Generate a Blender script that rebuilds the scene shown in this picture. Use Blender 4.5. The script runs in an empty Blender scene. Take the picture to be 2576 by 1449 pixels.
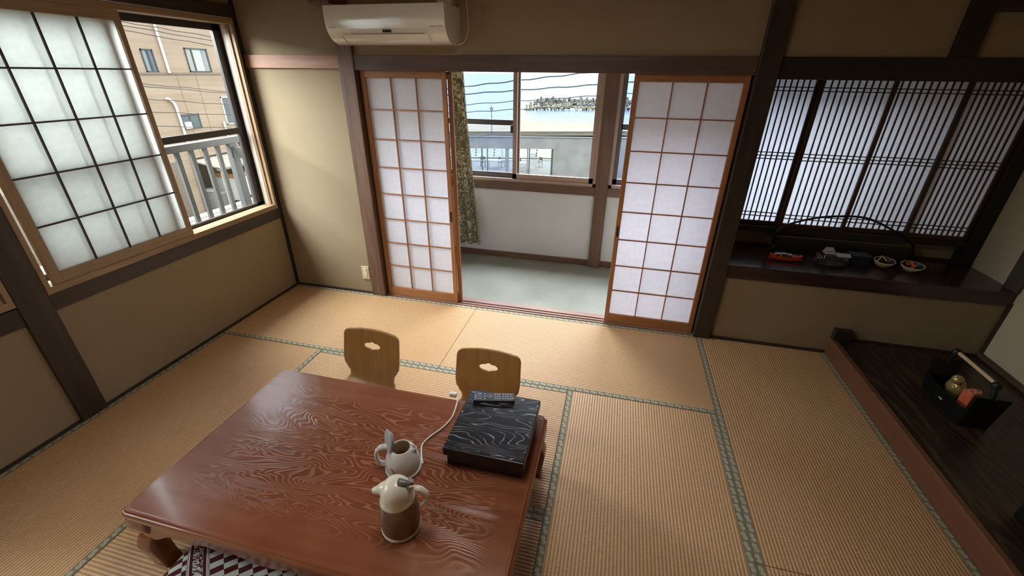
import bpy, bmesh, math, random
from mathutils import Vector, Matrix
random.seed(7)
S = bpy.context.scene
COL = S.collection

# ------------------------------------------------------------------ camera, world, light, exposure
W, H, F = 2576, 1449, 1069.45
cam = bpy.data.cameras.new('camera')
cam.sensor_fit = 'HORIZONTAL'; cam.sensor_width = 36.0; cam.lens = 36.0 * F / W
cam.clip_start = 0.05; cam.clip_end = 8000
camo = bpy.data.objects.new('camera', cam); COL.objects.link(camo)
r0 = Vector((0.97179223, 0.23557763, 0.01109266)); d0 = Vector((0.11590715, -0.43611367, -0.89239588)); f0 = Vector((-0.20539085, 0.8685091, -0.451117))
CAM = Vector((2.7759, -3.01993, 1.78708))
m = Matrix((r0, -d0, -f0)).transposed().to_4x4(); m.translation = CAM
camo.matrix_world = m
S.camera = camo

world = bpy.data.worlds.new('world'); S.world = world; world.use_nodes = True
wn = world.node_tree; wn.nodes.clear()
w_out = wn.nodes.new('ShaderNodeOutputWorld'); w_bg = wn.nodes.new('ShaderNodeBackground')
w_tc = wn.nodes.new('ShaderNodeTexCoord'); w_sep = wn.nodes.new('ShaderNodeSeparateXYZ'); w_cr = wn.nodes.new('ShaderNodeValToRGB')
w_cr.color_ramp.elements[0].position = 0.0; w_cr.color_ramp.elements[0].color = (0.52, 0.54, 0.56, 1)
w_cr.color_ramp.elements[1].position = 1.0; w_cr.color_ramp.elements[1].color = (1.42, 1.52, 1.62, 1)
wn.links.new(w_tc.outputs['Generated'], w_sep.inputs[0]); wn.links.new(w_sep.outputs['Z'], w_cr.inputs[0])
wn.links.new(w_cr.outputs[0], w_bg.inputs[0]); wn.links.new(w_bg.outputs[0], w_out.inputs[0])
w_bg.inputs[1].default_value = 1.0

S.view_settings.view_transform = 'Standard'; S.view_settings.look = 'None'
S.view_settings.gamma = 1.0; S.view_settings.use_curve_mapping = False
S.view_settings.exposure = 2.35
try:
    S.cycles.max_bounces = 14; S.cycles.diffuse_bounces = 6; S.cycles.glossy_bounces = 4
    S.cycles.transmission_bounces = 8; S.cycles.transparent_max_bounces = 16
    S.cycles.caustics_reflective = False; S.cycles.caustics_refractive = False
    S.cycles.sample_clamp_indirect = 6.0
except Exception:
    pass

def portal(name, loc, size_x, size_y, direction):
    """a daylight portal: guides the sky's light through a window opening, gives off none itself"""
    l = bpy.data.lights.new(name, 'AREA'); l.shape = 'RECTANGLE'; l.size = size_x; l.size_y = size_y
    l.cycles.is_portal = True
    o = bpy.data.objects.new(name, l); COL.objects.link(o); o.location = loc
    o.rotation_euler = Vector(direction).to_track_quat('-Z', 'Y').to_euler()
portal('daylight_left', (-0.22, -0.88, 1.42), 1.7, 1.4, (1, 0, 0))
portal('daylight_left', (-0.22, -2.66, 1.42), 1.7, 1.4, (1, 0, 0))
portal('daylight_porch', (2.6, 1.42, 1.42), 3.6, 1.3, (0, -1, 0))

def sky_fill(name, loc, size_x, size_y, direction, power, color=(1, 1, 1)):
    """daylight falling in steeply through a window from the open sky above it"""
    l = bpy.data.lights.new(name, 'AREA'); l.shape = 'RECTANGLE'; l.size = size_x; l.size_y = size_y
    l.energy = power; l.color = color
    o = bpy.data.objects.new(name, l); COL.objects.link(o); o.location = loc
    o.rotation_euler = Vector(direction).to_track_quat('-Z', 'Y').to_euler()
sky_fill('sky_fill_left', (-1.5, -1.6, 3.0), 3.6, 1.8, (1, 0, -0.85), 230, (0.95, 0.98, 1.0))
sky_fill('sky_fill_porch', (2.6, 2.6, 3.4), 5.0, 1.8, (0, -1, -1.0), 250, (0.97, 0.98, 1.0))

# ------------------------------------------------------------------ helpers
def sr(*c):
    def f(v):
        v /= 255.0
        return v / 12.92 if v <= 0.04045 else ((v + 0.055) / 1.055) ** 2.4
    return tuple(f(v) for v in c) + (1.0,)

class NT:
    def __init__(s, name):
        s.m = bpy.data.materials.new(name); s.m.use_nodes = True
        s.t = s.m.node_tree; s.t.nodes.clear()
        s.out = s.n('ShaderNodeOutputMaterial')
    def n(s, typ, **kw):
        nd = s.t.nodes.new(typ)
        for k, v in kw.items(): setattr(nd, k, v)
        return nd
    def l(s, a, b): s.t.links.new(a, b)
    def obj(s, scale=(1, 1, 1), rot=(0, 0, 0)):
        tc = s.n('ShaderNodeTexCoord'); mp = s.n('ShaderNodeMapping')
        mp.inputs['Scale'].default_value = scale; mp.inputs['Rotation'].default_value = rot
        s.l(tc.outputs['Object'], mp.inputs['Vector']); return mp.outputs[0]
    def noise(s, vec, scale=5, detail=3, rough=0.5, dist=0.0):
        nd = s.n('ShaderNodeTexNoise'); nd.inputs['Scale'].default_value = scale; nd.inputs['Detail'].default_value = detail
        nd.inputs['Roughness'].default_value = rough; nd.inputs['Distortion'].default_value = dist
        s.l(vec, nd.inputs['Vector']); return nd.outputs['Fac']
    def math(s, op, a, b=None, c=None):
        nd = s.n('ShaderNodeMath', operation=op)
        for i, v in enumerate((a, b, c)):
            if v is None: continue
            if isinstance(v, (int, float)): nd.inputs[i].default_value = v
            else: s.l(v, nd.inputs[i])
        return nd.outputs[0]
    def ramp(s, fac, stops):
        nd = s.n('ShaderNodeValToRGB'); e = nd.color_ramp.elements
        while len(e) < len(stops): e.new(0.5)
        for q, (p, c) in zip(e, stops): q.position = p; q.color = c
        s.l(fac, nd.inputs[0]); return nd.outputs[0]
    def mix(s, fac, a, b, mode='MIX'):
        nd = s.n('ShaderNodeMix', data_type='RGBA', blend_type=mode)
        for i, v in ((0, fac), (6, a), (7, b)):
            if isinstance(v, (int, float)): nd.inputs[i].default_value = v
            elif isinstance(v, tuple): nd.inputs[i].default_value = v
            else: s.l(v, nd.inputs[i])
        return nd.outputs[2]
    def bump(s, h, strength=0.3, dist=0.002):
        nd = s.n('ShaderNodeBump'); nd.inputs['Strength'].default_value = strength; nd.inputs['Distance'].default_value = dist
        s.l(h, nd.inputs['Height']); return nd.outputs[0]
    def pbr(s, col, rough=0.5, metal=0.0, normal=None, spec=0.5, coat=0.0, coat_rough=0.1, **kw):
        b = s.n('ShaderNodeBsdfPrincipled')
        if isinstance(col, tuple): b.inputs['Base Color'].default_value = col
        else: s.l(col, b.inputs['Base Color'])
        if isinstance(rough, (int, float)): b.inputs['Roughness'].default_value = rough
        else: s.l(rough, b.inputs['Roughness'])
        b.inputs['Metallic'].default_value = metal; b.inputs['Specular IOR Level'].default_value = spec
        b.inputs['Coat Weight'].default_value = coat; b.inputs['Coat Roughness'].default_value = coat_rough
        if normal is not None: s.l(normal, b.inputs['Normal'])
        return b.outputs[0]
    def done(s, sh):
        s.l(sh, s.out.inputs['Surface']); return s.m

_plain = {}
def plain(rgb, rough=0.5, metal=0.0, coat=0.0, var=0.06, spec=0.5):
    k = (rgb, rough, metal, coat, var, spec)
    if k not in _plain:
        t = NT('paint_%d' % len(_plain)); v = t.obj()
        f = t.noise(v, 9, 4)
        c = sr(*rgb); lo = tuple(x * (1 - var) for x in c[:3]) + (1,); hi = tuple(min(1, x * (1 + var)) for x in c[:3]) + (1,)
        _plain[k] = t.done(t.pbr(t.ramp(f, [(0.3, lo), (0.7, hi)]), rough, metal, coat=coat, spec=spec))
    return _plain[k]

_wood = {}
def wood(dark, light, axis='x', rough=0.45, scale=1.0, bump=0.15, coat=0.0):
    k = (dark, light, axis, rough, scale, bump, coat)
    if k not in _wood:
        t = NT('wood_%d' % len(_wood))
        s = {'x': (1.2, 16, 16), 'y': (16, 1.2, 16), 'z': (16, 16, 1.2)}[axis]
        v = t.obj(tuple(q * scale for q in s))
        oi = t.n('ShaderNodeObjectInfo'); add = t.n('ShaderNodeVectorMath', operation='ADD')
        cmb = t.n('ShaderNodeCombineXYZ'); rm = t.math('MULTIPLY', oi.outputs['Random'], 37.0)
        for i in range(3): t.l(rm, cmb.inputs[i])
        t.l(v, add.inputs[0]); t.l(cmb.outputs[0], add.inputs[1]); v = add.outputs[0]
        a = t.noise(v, 1.0, 5, 0.6, 0.6); b = t.noise(v, 5.0, 3, 0.6)
        f = t.math('ADD', t.math('MULTIPLY', a, 0.7), t.math('MULTIPLY', b, 0.3))
        c = t.ramp(f, [(0.32, sr(*dark)), (0.68, sr(*light))])
        _wood[k] = t.done(t.pbr(c, rough, normal=t.bump(f, bump, 0.002), coat=coat))
    return _wood[k]

def box(bm, x0, x1, y0, y1, z0, z1):
    vs = [bm.verts.new((x, y, z)) for z in (z0, z1) for y in (y0, y1) for x in (x0, x1)]
    for q in ((0, 2, 3, 1), (4, 5, 7, 6), (0, 1, 5, 4), (2, 6, 7, 3), (1, 3, 7, 5), (0, 4, 6, 2)):
        bm.faces.new([vs[i] for i in q])
    return vs

def BX(*a, bevel=0.0):
    bm = bmesh.new(); box(bm, *a)
    if bevel: bmesh.ops.bevel(bm, geom=bm.edges[:], offset=bevel, segments=2, affect='EDGES', profile=0.5)
    return bm

def tube(bm, pts, r, seg=8, cap=True):
    pts = [Vector(p) for p in pts]; n = len(pts); rings = []
    rad = r if isinstance(r, (list, tuple)) else [r] * n
    up = Vector((0, 0, 1)); prev = None
    for i, p in enumerate(pts):
        d = (pts[min(i + 1, n - 1)] - pts[max(i - 1, 0)]).normalized()
        if prev is None:
            a = d.cross(up if abs(d.z) < 0.95 else Vector((1, 0, 0))).normalized()
        else:
            a = (prev - d * prev.dot(d)).normalized()
        prev = a; b = d.cross(a)
        rings.append([bm.verts.new(p + (a * math.cos(2 * math.pi * k / seg) + b * math.sin(2 * math.pi * k / seg)) * rad[i]) for k in range(seg)])
    for i in range(n - 1):
        for k in range(seg):
            bm.faces.new((rings[i][k], rings[i][(k + 1) % seg], rings[i + 1][(k + 1) % seg], rings[i + 1][k]))
    if cap:
        bm.faces.new(rings[0][::-1]); bm.faces.new(rings[-1])

def TUBE(pts, r, seg=8):
    bm = bmesh.new(); tube(bm, pts, r, seg); return bm

def smooth_path(pts, n=6):
    pts = [Vector(p) for p in pts]; out = []
    for i in range(len(pts) - 1):
        p0 = pts[max(i - 1, 0)]; p1 = pts[i]; p2 = pts[i + 1]; p3 = pts[min(i + 2, len(pts) - 1)]
        for k in range(n):
            t = k / n
            out.append(0.5 * ((2 * p1) + (p2 - p0) * t + (2 * p0 - 5 * p1 + 4 * p2 - p3) * t * t + (3 * p1 - p0 - 3 * p2 + p3) * t ** 3))
    out.append(pts[-1]); return out

def LATHE(prof, cx, cy, seg=40, close=True):
    bm = bmesh.new(); rings = []
    for (r, z) in prof:
        rings.append([bm.verts.new((cx + r * math.cos(2 * math.pi * k / seg), cy + r * math.sin(2 * math.pi * k / seg), z)) for k in range(seg)])
    for i in range(len(prof) - 1):
        for k in range(seg):
            bm.faces.new((rings[i][k], rings[i][(k + 1) % seg], rings[i + 1][(k + 1) % seg], rings[i + 1][k]))
    if close:
        bm.faces.new(rings[0][::-1]); bm.faces.new(rings[-1])
    return bm

def PRISM(poly, a0, a1, axis):
    """2D polygon extruded between a0 and a1 along axis ('x': poly=(y,z), 'y': poly=(x,z), 'z': poly=(x,y))"""
    bm = bmesh.new()
    def pt(u, v, a): return {'x': (a, u, v), 'y': (u, a, v), 'z': (u, v, a)}[axis]
    A = [bm.verts.new(pt(u, v, a0)) for u, v in poly]; B = [bm.verts.new(pt(u, v, a1)) for u, v in poly]
    n = len(poly); bm.faces.new(A); bm.faces.new(B[::-1])
    for i in range(n): bm.faces.new((A[i], B[i], B[(i + 1) % n], A[(i + 1) % n]))
    bmesh.ops.recalc_face_normals(bm, faces=bm.faces[:]); return bm

def wloc(o):
    p = Vector((0, 0, 0))
    while o is not None: p = p + o.location; o = o.parent
    return p

def obj(name, bm, mat, parent=None, smooth=False, local=False, kind=None):
    """link one mesh; coordinates are given in the world (or in the parent's own frame when local=True)"""
    bmesh.ops.recalc_face_normals(bm, faces=bm.faces[:])
    me = bpy.data.meshes.new(name)
    cs = [v.co for v in bm.verts]
    lo = Vector([min(c[i] for c in cs) for i in range(3)]); hi = Vector([max(c[i] for c in cs) for i in range(3)])
    org = Vector(((lo.x + hi.x) / 2, (lo.y + hi.y) / 2, lo.z))
    for v in bm.verts: v.co = v.co - org
    if smooth:
        for f in bm.faces: f.smooth = True
    bm.to_mesh(me); bm.free()
    if mat is not None: me.materials.append(mat)
    if smooth:
        try: me.set_sharp_from_angle(angle=math.radians(40))
        except Exception: pass
    o = bpy.data.objects.new(name, me); COL.objects.link(o)
    if parent is not None:
        o.parent = parent
        o.location = org if local else org - wloc(parent)
    else: o.location = org
    if kind: o['kind'] = kind
    return o

def tag(o, label=None, cat=None, group=None, kind=None):
    if label: o['label'] = label
    if cat: o['category'] = cat
    if group: o['group'] = group
    if kind: o['kind'] = kind
    return o

def thing(name, label, cat, loc=(0, 0, 0), rotz=0.0, group=None, kind=None):
    o = bpy.data.objects.new(name, None); COL.objects.link(o); o.empty_display_size = 0.05
    o.location = loc; o.rotation_euler = (0, 0, rotz)
    return tag(o, label, cat, group, kind)

def copy_tree(o, parent=None):
    c = o.copy(); COL.objects.link(c)
    for k in ('label', 'category', 'group', 'kind'):
        if k in o: c[k] = o[k]
    if parent is not None:
        c.parent = parent; c.matrix_parent_inverse = o.matrix_parent_inverse.copy()
    for ch in list(o.children): copy_tree(ch, c)
    return c

# ------------------------------------------------------------------ materials
DARK = ((42, 34, 29), (72, 59, 50))
def dark(ax): return wood(*DARK, axis=ax, rough=0.42)
def brown(ax): return wood((78, 56, 44), (128, 98, 80), axis=ax, rough=0.5, bump=0.3)
def rail_wood(ax): return wood((140, 94, 68), (174, 126, 94), axis=ax, rough=0.5)
def frame_wood(ax): return wood((138, 112, 84), (172, 144, 112), axis=ax, rough=0.45)
def shoji_wood(ax): return wood((140, 92, 58), (180, 124, 82), axis=ax, rough=0.5)
def lattice_wood(ax): return wood((52, 34, 26), (84, 56, 42), axis=ax, rough=0.5)
def porch_wood(ax): return wood((92, 66, 52), (132, 102, 82), axis=ax, rough=0.5)

def plaster_mat(rgb):
    t = NT('plaster'); v = t.obj()
    a = t.noise(v, 3, 4); b = t.noise(v, 220, 2)
    c = sr(*rgb); c1 = tuple(x * 0.93 for x in c[:3]) + (1,)
    fine = t.ramp(b, [(0.3, (0.9, 0.9, 0.9, 1)), (0.7, (1, 1, 1, 1))])
    col = t.mix(1.0, t.ramp(a, [(0.3, c1), (0.7, c)]), fine, 'MULTIPLY')
    return t.done(t.pbr(col, 0.92, normal=t.bump(b, 0.35, 0.002), spec=0.15))
PLASTER = plaster_mat((158, 141, 114))
PORCH_WALL = plaster_mat((240, 240, 236))

def paper_mat(fwd=0.0, fibre=False, tint=(0.86, 0.86, 0.88, 1), trans=0.52):
    t = NT('shoji_paper'); v = t.obj()
    n = t.noise(v, 30, 4); c = t.mix(t.ramp(n, [(0.35, (0, 0, 0, 1)), (0.65, (1, 1, 1, 1))]), tuple(x * 0.95 for x in tint[:3]) + (1,), tint)
    if fibre:
        f = t.noise(t.obj((60, 60, 25)), 1.0, 2, 0.5, 2.5)
        line = t.math('LESS_THAN', t.math('ABSOLUTE', t.math('SUBTRACT', f, 0.5)), 0.004)
        spot = t.math('GREATER_THAN', t.noise(v, 16, 1), 0.56)
        c = t.mix(t.math('MULTIPLY', line, spot), c, tuple(x * 0.72 for x in tint[:3]) + (1,))
    d = t.n('ShaderNodeBsdfDiffuse'); tr = t.n('ShaderNodeBsdfTranslucent')
    t.l(c, d.inputs[0]); t.l(c, tr.inputs[0])
    mx = t.n('ShaderNodeMixShader'); mx.inputs[0].default_value = trans
    t.l(d.outputs[0], mx.inputs[1]); t.l(tr.outputs[0], mx.inputs[2]); sh = mx.outputs[0]
    if fwd:
        rf = t.n('ShaderNodeBsdfRefraction'); rf.inputs['IOR'].default_value = 1.02; rf.inputs['Roughness'].default_value = 0.36
        t.l(c, rf.inputs[0]); m2 = t.n('ShaderNodeMixShader'); m2.inputs[0].default_value = fwd
        t.l(sh, m2.inputs[1]); t.l(rf.outputs[0], m2.inputs[2]); sh = m2.outputs[0]
    return t.done(sh)
PAPER = paper_mat(tint=(0.94, 0.92, 0.94, 1))
PAPER_SIDE = paper_mat(0.22, True, (0.93, 0.945, 0.93, 1), 0.62)
PAPER_ALCOVE = paper_mat(tint=(0.90, 0.92, 0.97, 1))

def glass_mat(tint, refl=0.06):
    t = NT('window_glass'); tr = t.n('ShaderNodeBsdfTransparent'); tr.inputs[0].default_value = tint
    gl = t.n('ShaderNodeBsdfGlossy'); gl.inputs['Roughness'].default_value = 0.02
    lw = t.n('ShaderNodeLayerWeight'); lw.inputs[0].default_value = 0.25
    f = t.math('MULTIPLY_ADD', lw.outputs['Fresnel'], 0.35, refl * 0.5)
    mx = t.n('ShaderNodeMixShader'); t.l(f, mx.inputs[0]); t.l(tr.outputs[0], mx.inputs[1]); t.l(gl.outputs[0], mx.inputs[2])
    return t.done(mx.outputs[0])
GLASS = glass_mat((0.93, 0.95, 0.95, 1)); GLASS_TINT = glass_mat((0.79, 0.84, 0.93, 1))

ALU_DARK = plain((62, 57, 54), 0.4, 0.3); ALU_BROWN = plain((186, 160, 144), 0.45, 0.1)
ALU_GREY = plain((104, 98, 92), 0.45, 0.3)

def tatami_mat(ribs_along):
    t = NT('tatami_' + ribs_along)
    tc = t.n('ShaderNodeTexCoord'); sp = t.n('ShaderNodeSeparateXYZ'); t.l(tc.outputs['Object'], sp.inputs[0])
    u = sp.outputs['Y' if ribs_along == 'x' else 'X']; al = sp.outputs['X' if ribs_along == 'x' else 'Y']
    wob = t.noise(t.obj((1.2, 1.2, 1.2)), 2, 2)
    uu = t.math('ADD', u, t.math('MULTIPLY', wob, 0.004))
    ph = t.math('MULTIPLY', uu, 2 * math.pi / 0.0152)
    rib = t.math('MULTIPLY_ADD', t.math('SINE', ph), 0.5, 0.5)
    ribp = t.math('POWER', rib, 0.6)
    # individual rushes run across the ribs
    sc = (260, 30, 1) if ribs_along == 'x' else (30, 260, 1)
    rush = t.noise(t.obj(sc), 1.0, 2)
    big = t.noise(t.obj((1.3, 1.3, 1.3)), 1.4, 4)
    colr = t.ramp(rush, [(0.25, sr(194, 154, 110)), (0.55, sr(216, 178, 132)), (0.85, sr(228, 194, 148))])
    colr = t.mix(t.ramp(big, [(0.35, (0, 0, 0, 1)), (0.7, (0.55, 0.55, 0.55, 1))]), colr, sr(206, 164, 118))
    colr = t.mix(t.math('SUBTRACT', 1.0, ribp), colr, t.mix(1.0, colr, (0.55, 0.48, 0.42, 1), 'MULTIPLY'))
    h = t.math('ADD', ribp, t.math('MULTIPLY', rush, 0.25))
    return t.done(t.pbr(colr, 0.5, normal=t.bump(h, 0.7, 0.0022), spec=0.35))
TATAMI = {'x': tatami_mat('x'), 'y': tatami_mat('y')}

def border_mat(ax):
    t = NT('mat_border'); tc = t.n('ShaderNodeTexCoord'); sp = t.n('ShaderNodeSeparateXYZ'); t.l(tc.outputs['Object'], sp.inputs[0])
    al = sp.outputs['X' if ax == 'x' else 'Y']; ac = sp.outputs['Y' if ax == 'x' else 'X']
    # pairs of pale round crests on a grey-green band, period 44 mm
    fr = t.math('SUBTRACT', t.math('FRACT', t.math('DIVIDE', al, 0.046)), 0.5)
    def blob(c, off, ra):
        dx = t.math('MULTIPLY', t.math('SUBTRACT', fr, c), 0.046)
        dy = t.math('SUBTRACT', ac, off)
        d = t.math('SQRT', t.math('ADD', t.math('MULTIPLY', dx, dx), t.math('MULTIPLY', dy, dy)))
        return t.math('LESS_THAN', d, ra)
    g = t.math('MAXIMUM', blob(-0.20, 0.003, 0.0102), blob(0.20, -0.002, 0.0102))
    n = t.noise(t.obj((1, 1, 1)), 160, 3)
    g = t.math('MULTIPLY', g, t.ramp(n, [(0.3, (0.5, 0.5, 0.5, 1)), (0.6, (1, 1, 1, 1))]))
    col = t.mix(g, sr(126, 119, 102), sr(178, 170, 144))
    return t.done(t.pbr(col, 0.8, normal=t.bump(n, 0.3, 0.001), spec=0.2))
BORDER = {'x': border_mat('x'), 'y': border_mat('y')}

# ------------------------------------------------------------------ floor: boards under the mats, ten mats, each with two cloth borders
U = 0.88
floor = obj('floor', BX(-0.05, 5.35, -3.60, 0.0, -0.09, -0.05), dark('x')); tag(floor, 'straw tatami mat floor of the room', 'floor', kind='structure')
mats = [(0, 2, -1, 0, 'x'), (2, 4, -1, 0, 'x'), (0, 1, -3, -1, 'y'), (1, 3, -2, -1, 'x'), (3, 4, -3, -1, 'y'),
        (4, 5, -2, 0, 'y'), (1, 3, -3, -2, 'x'), (4, 5, -4, -2, 'y'), (0, 2, -4, -3, 'x'), (2, 4, -4, -3, 'x')]
bw = 0.032
for (a, b, c, d, ax) in mats:
    x0, x1, y0, y1 = a * U + 0.0012, b * U - 0.0012, c * U + 0.0012, d * U - 0.0012
    if a == 0: x0 += 0.012
    if d == 0: y1 -= 0.012
    mt = obj('tatami_mat', BX(x0, x1, y0, y1, -0.05, 0.0, bevel=0.002), TATAMI[ax], floor)
    if ax == 'x':
        obj('cloth_border', BX(x0, x1, y0 - 0.0004, y0 + bw, -0.045, 0.0016), BORDER['x'], mt)
        obj('cloth_border', BX(x0, x1, y1 - bw, y1 + 0.0004, -0.045, 0.0016), BORDER['x'], mt)
    else:
        obj('cloth_border', BX(x0 - 0.0004, x0 + bw, y0, y1, -0.045, 0.0016), BORDER['y'], mt)
        obj('cloth_border', BX(x1 - bw, x1 + 0.0004, y0, y1, -0.045, 0.0016), BORDER['y'], mt)

# ------------------------------------------------------------------ walls
ZC = 2.55
def struct(name, bm, mat, label=None, cat=None, parent=None, smooth=False):
    o = obj(name, bm, mat, parent, smooth)
    if parent is None: tag(o, label, cat, kind='structure')
    return o
def multi(*bs):
    bm = bmesh.new()
    for b in bs: box(bm, *b)
    return bm
# back wall: plaster around the sliding-door opening and the alcove window
struct('wall_back', multi((0, 0.80, 0, 0.10, 0, ZC), (0.80, 3.56, 0.0, 0.10, 1.86, ZC), (3.56, 5.32, 0.0, 0.10, -0.05, 0.51), (3.56, 5.32, 0.0, 0.10, 1.86, ZC)),
       PLASTER, 'beige plaster back wall with the sliding paper doors', 'wall')
struct('wall_left', multi((-0.12, 0, -3.60, 0.0, -0.05, 0.70), (-0.12, 0, -3.60, 0.0, 2.14, ZC), (-0.12, 0, -0.05, 0.0, 0.7, 2.14), (-0.12, 0, -1.83, -1.72, 0.7, 2.14), (-0.12, 0, -3.60, -3.50, 0.7, 2.14)),
       PLASTER, 'beige plaster left wall around the paper-screen window', 'wall')
struct('wall_right', BX(5.29, 5.40, -3.6, 0.62, -0.05, ZC), plaster_mat((214, 200, 172)), 'plain pale plaster wall behind the raised alcove', 'wall')
struct('wall_rear', BX(-0.12, 5.40, -3.64, -3.54, -0.05, ZC), PLASTER, 'plaster wall behind the viewer', 'wall')
struct('ceiling', BX(-0.12, 5.40, -3.64, 0.1, ZC, ZC + 0.05), wood((120, 92, 62), (160, 126, 88), 'y', 0.6), 'boarded wooden ceiling', 'ceiling')

lampc = thing('fill_lamp', 'round white fill lamp added under the ceiling, out of view', 'lamp', (2.2, -1.76, 2.36))  # added unseen fixture; its disc lamp only lifts the room's brightness
obj('shade', LATHE([(0.30, 2.36), (0.32, 2.37), (0.32, 2.42), (0.26, 2.44)], 2.2, -1.76, 32), plain((236, 232, 220), 0.6), lampc, smooth=True)
obj('ceiling_rose', LATHE([(0.09, 2.43), (0.09, ZC)], 2.2, -1.76, 20), plain((226, 222, 210), 0.6), lampc)
ll = bpy.data.lights.new('fill_lamp_light', 'AREA'); ll.shape = 'DISK'; ll.size = 0.56; ll.energy = 2.4; ll.color = (1.0, 0.95, 0.88)
lo_ = bpy.data.objects.new('fill_lamp_light', ll); COL.objects.link(lo_); lo_.location = (2.2, -1.76, 2.35)

tn = [0]
def trim(bm, mat, label):
    tn[0] += 1
    return struct('trim_%d' % tn[0], bm, mat, label, 'timber')
# left wall timbers
trim(BX(-0.06, 0.022, -1.832, -1.702, 0.0, ZC, bevel=0.004), dark('z'), 'thick dark post left of the nearest window')
trim(BX(-0.02, 0.016, -1.702, -0.030, 0.653, 0.742, bevel=0.003), dark('y'), 'dark beam under the left window')
trim(BX(-0.02, 0.016, -1.702, -0.030, 2.112, 2.192, bevel=0.003), dark('y'), 'dark beam above the left window')
trim(BX(-0.02, 0.016, -3.52, -1.832, 0.635, 0.732, bevel=0.004), dark('y'), 'dark low beam at the left edge of the photo')
trim(BX(-0.02, 0.016, -3.52, -1.832, 2.112, 2.192, bevel=0.003), dark('y'), 'dark upper beam at the far left edge')
trim(BX(0.0, 0.012, -0.030, 0.0, 0.0, ZC, bevel=0.002), wood((28, 30, 28), (52, 52, 46), 'z'), 'thin blackish corner strip between left and back wall')
trim(BX(0.0, 0.010, -3.52, -0.03, -0.04, 0.016), dark('y'), 'thin dark skirting strip along the left wall')
trim(BX(0.012, 0.79, -0.010, 0.0, -0.04, 0.016), dark('x'), 'thin dark skirting strip under the electric socket')
trim(BX(3.614, 4.40, -0.010, 0.0, -0.04, 0.020), dark('x'), 'thin dark skirting strip below the alcove shelf')
# back wall timbers
trim(BX(0.79, 0.912, -0.030, 0.12, 0.0, ZC, bevel=0.004), brown('z'), 'brown weathered post left of the sliding doors')
trim(BX(0.012, 0.79, -0.018, 0.02, 1.800, 1.886, bevel=0.003), rail_wood('x'), 'reddish rail between corner and brown post')
trim(BX(0.912, 3.497, -0.020, 0.14, 1.792, 1.888, bevel=0.003), wood((62, 48, 44), (104, 82, 72), 'x', 0.5), 'long lintel beam above the sliding doors')
trim(BX(3.497, 3.614, -0.032, 0.16, 0.0, ZC, bevel=0.004), dark('z'), 'dark post right of the sliding doors')
trim(BX(3.614, 5.29, -0.016, 0.12, 1.772, 1.886, bevel=0.003), wood((22, 20, 18), (44, 38, 32), 'x', 0.5), 'black beam above the alcove lattice window')
trim(BX(4.405, 4.520, -0.024, 0.10, 1.886, ZC, bevel=0.003), wood((24, 20, 18), (46, 38, 32), 'z', 0.5), 'dark stub post above the lattice window')
trim(BX(4.520, 5.29, -0.022, 0.10, 2.085, 2.16, bevel=0.003), wood((40, 28, 22), (66, 48, 38), 'x', 0.5), 'dark cross beam at the upper right corner')
trim(BX(0.76, 0.905, -0.20, -0.031, 2.166, 2.20, bevel=0.002), brown('x'), 'brown wooden block above the air conditioner')
# door sill with two grooves
sill = struct('trim_sill', multi((0.912, 3.497, -0.006, 0.008, -0.05, 0.006), (0.912, 3.497, 0.008, 0.030, -0.05, -0.002), (0.912, 3.497, 0.030, 0.046, -0.05, 0.006),
                                 (0.912, 3.497, 0.046, 0.068, -0.05, -0.002), (0.912, 3.497, 0.068, 0.125, -0.05, 0.006)),
              wood((126, 88, 74), (162, 124, 106), 'x', 0.4), 'grooved wooden sill under the sliding doors', 'sill')
sill.name = 'trim_%d' % (tn[0] + 1); tn[0] += 1

# ------------------------------------------------------------------ sliding paper doors
def shoji_door(idx, x0, x1, y0, y1, label, handle_x, woodf=shoji_wood, z0=0.006, z1=1.794, detailed=True):
    d = thing('door_%d' % idx, label, 'sliding door', ((x0 + x1) / 2, (y0 + y1) / 2, z0), kind='structure')
    sw, tr, br = 0.032, 0.046, 0.082
    obj('stile', BX(x0, x0 + sw, y0, y1, z0, z1, bevel=0.002), woodf('z'), d)
    obj('stile', BX(x1 - sw, x1, y0, y1, z0, z1, bevel=0.002), woodf('z'), d)
    obj('top_rail', BX(x0 + sw, x1 - sw, y0, y1, z1 - tr, z1, bevel=0.002), woodf('x'), d)
    obj('bottom_rail', BX(x0 + sw, x1 - sw, y0, y1, z0, z0 + br, bevel=0.002), woodf('x'), d)
    px0, px1, pz0, pz1 = x0 + sw, x1 - sw, z0 + br, z1 - tr
    mw = 0.0075
    xs = [px0 + (px1 - px0) * k / 3 for k in range(4)]; zs = [pz0 + (pz1 - pz0) * k / 8 for k in range(9)]
    for x in xs[1:-1]: obj('muntin', BX(x - mw / 2, x + mw / 2, y0 + 0.004, y0 + 0.017, pz0, pz1), woodf('z'), d)
    for z in zs[1:-1]: obj('muntin', BX(px0, px1, y0 + 0.0045, y0 + 0.0165, z - mw / 2, z + mw / 2), woodf('x'), d)
    pane = None
    for i in range(3):
        for k in range(8):
            if pane is None:
                pane = obj('paper_pane', BX(xs[i], xs[i + 1], y0 + 0.0172, y0 + 0.0178, zs[k], zs[k + 1]), PAPER, d)
            else:
                c = pane.copy(); COL.objects.link(c)
                c.location = Vector(((xs[i] + xs[i + 1]) / 2, y0 + 0.0175, zs[k])) - d.location
    if handle_x:
        obj('finger_pull', BX(handle_x - 0.006, handle_x + 0.006, y0 - 0.0015, y0 + 0.003, 0.735, 0.815), plain((28, 26, 24), 0.4), d)
    return d
trim(BX(0.912, 0.962, 0.034, 0.13, 0.0, 1.80), dark('z'), 'dark door jamb strip beside the brown post')
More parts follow.
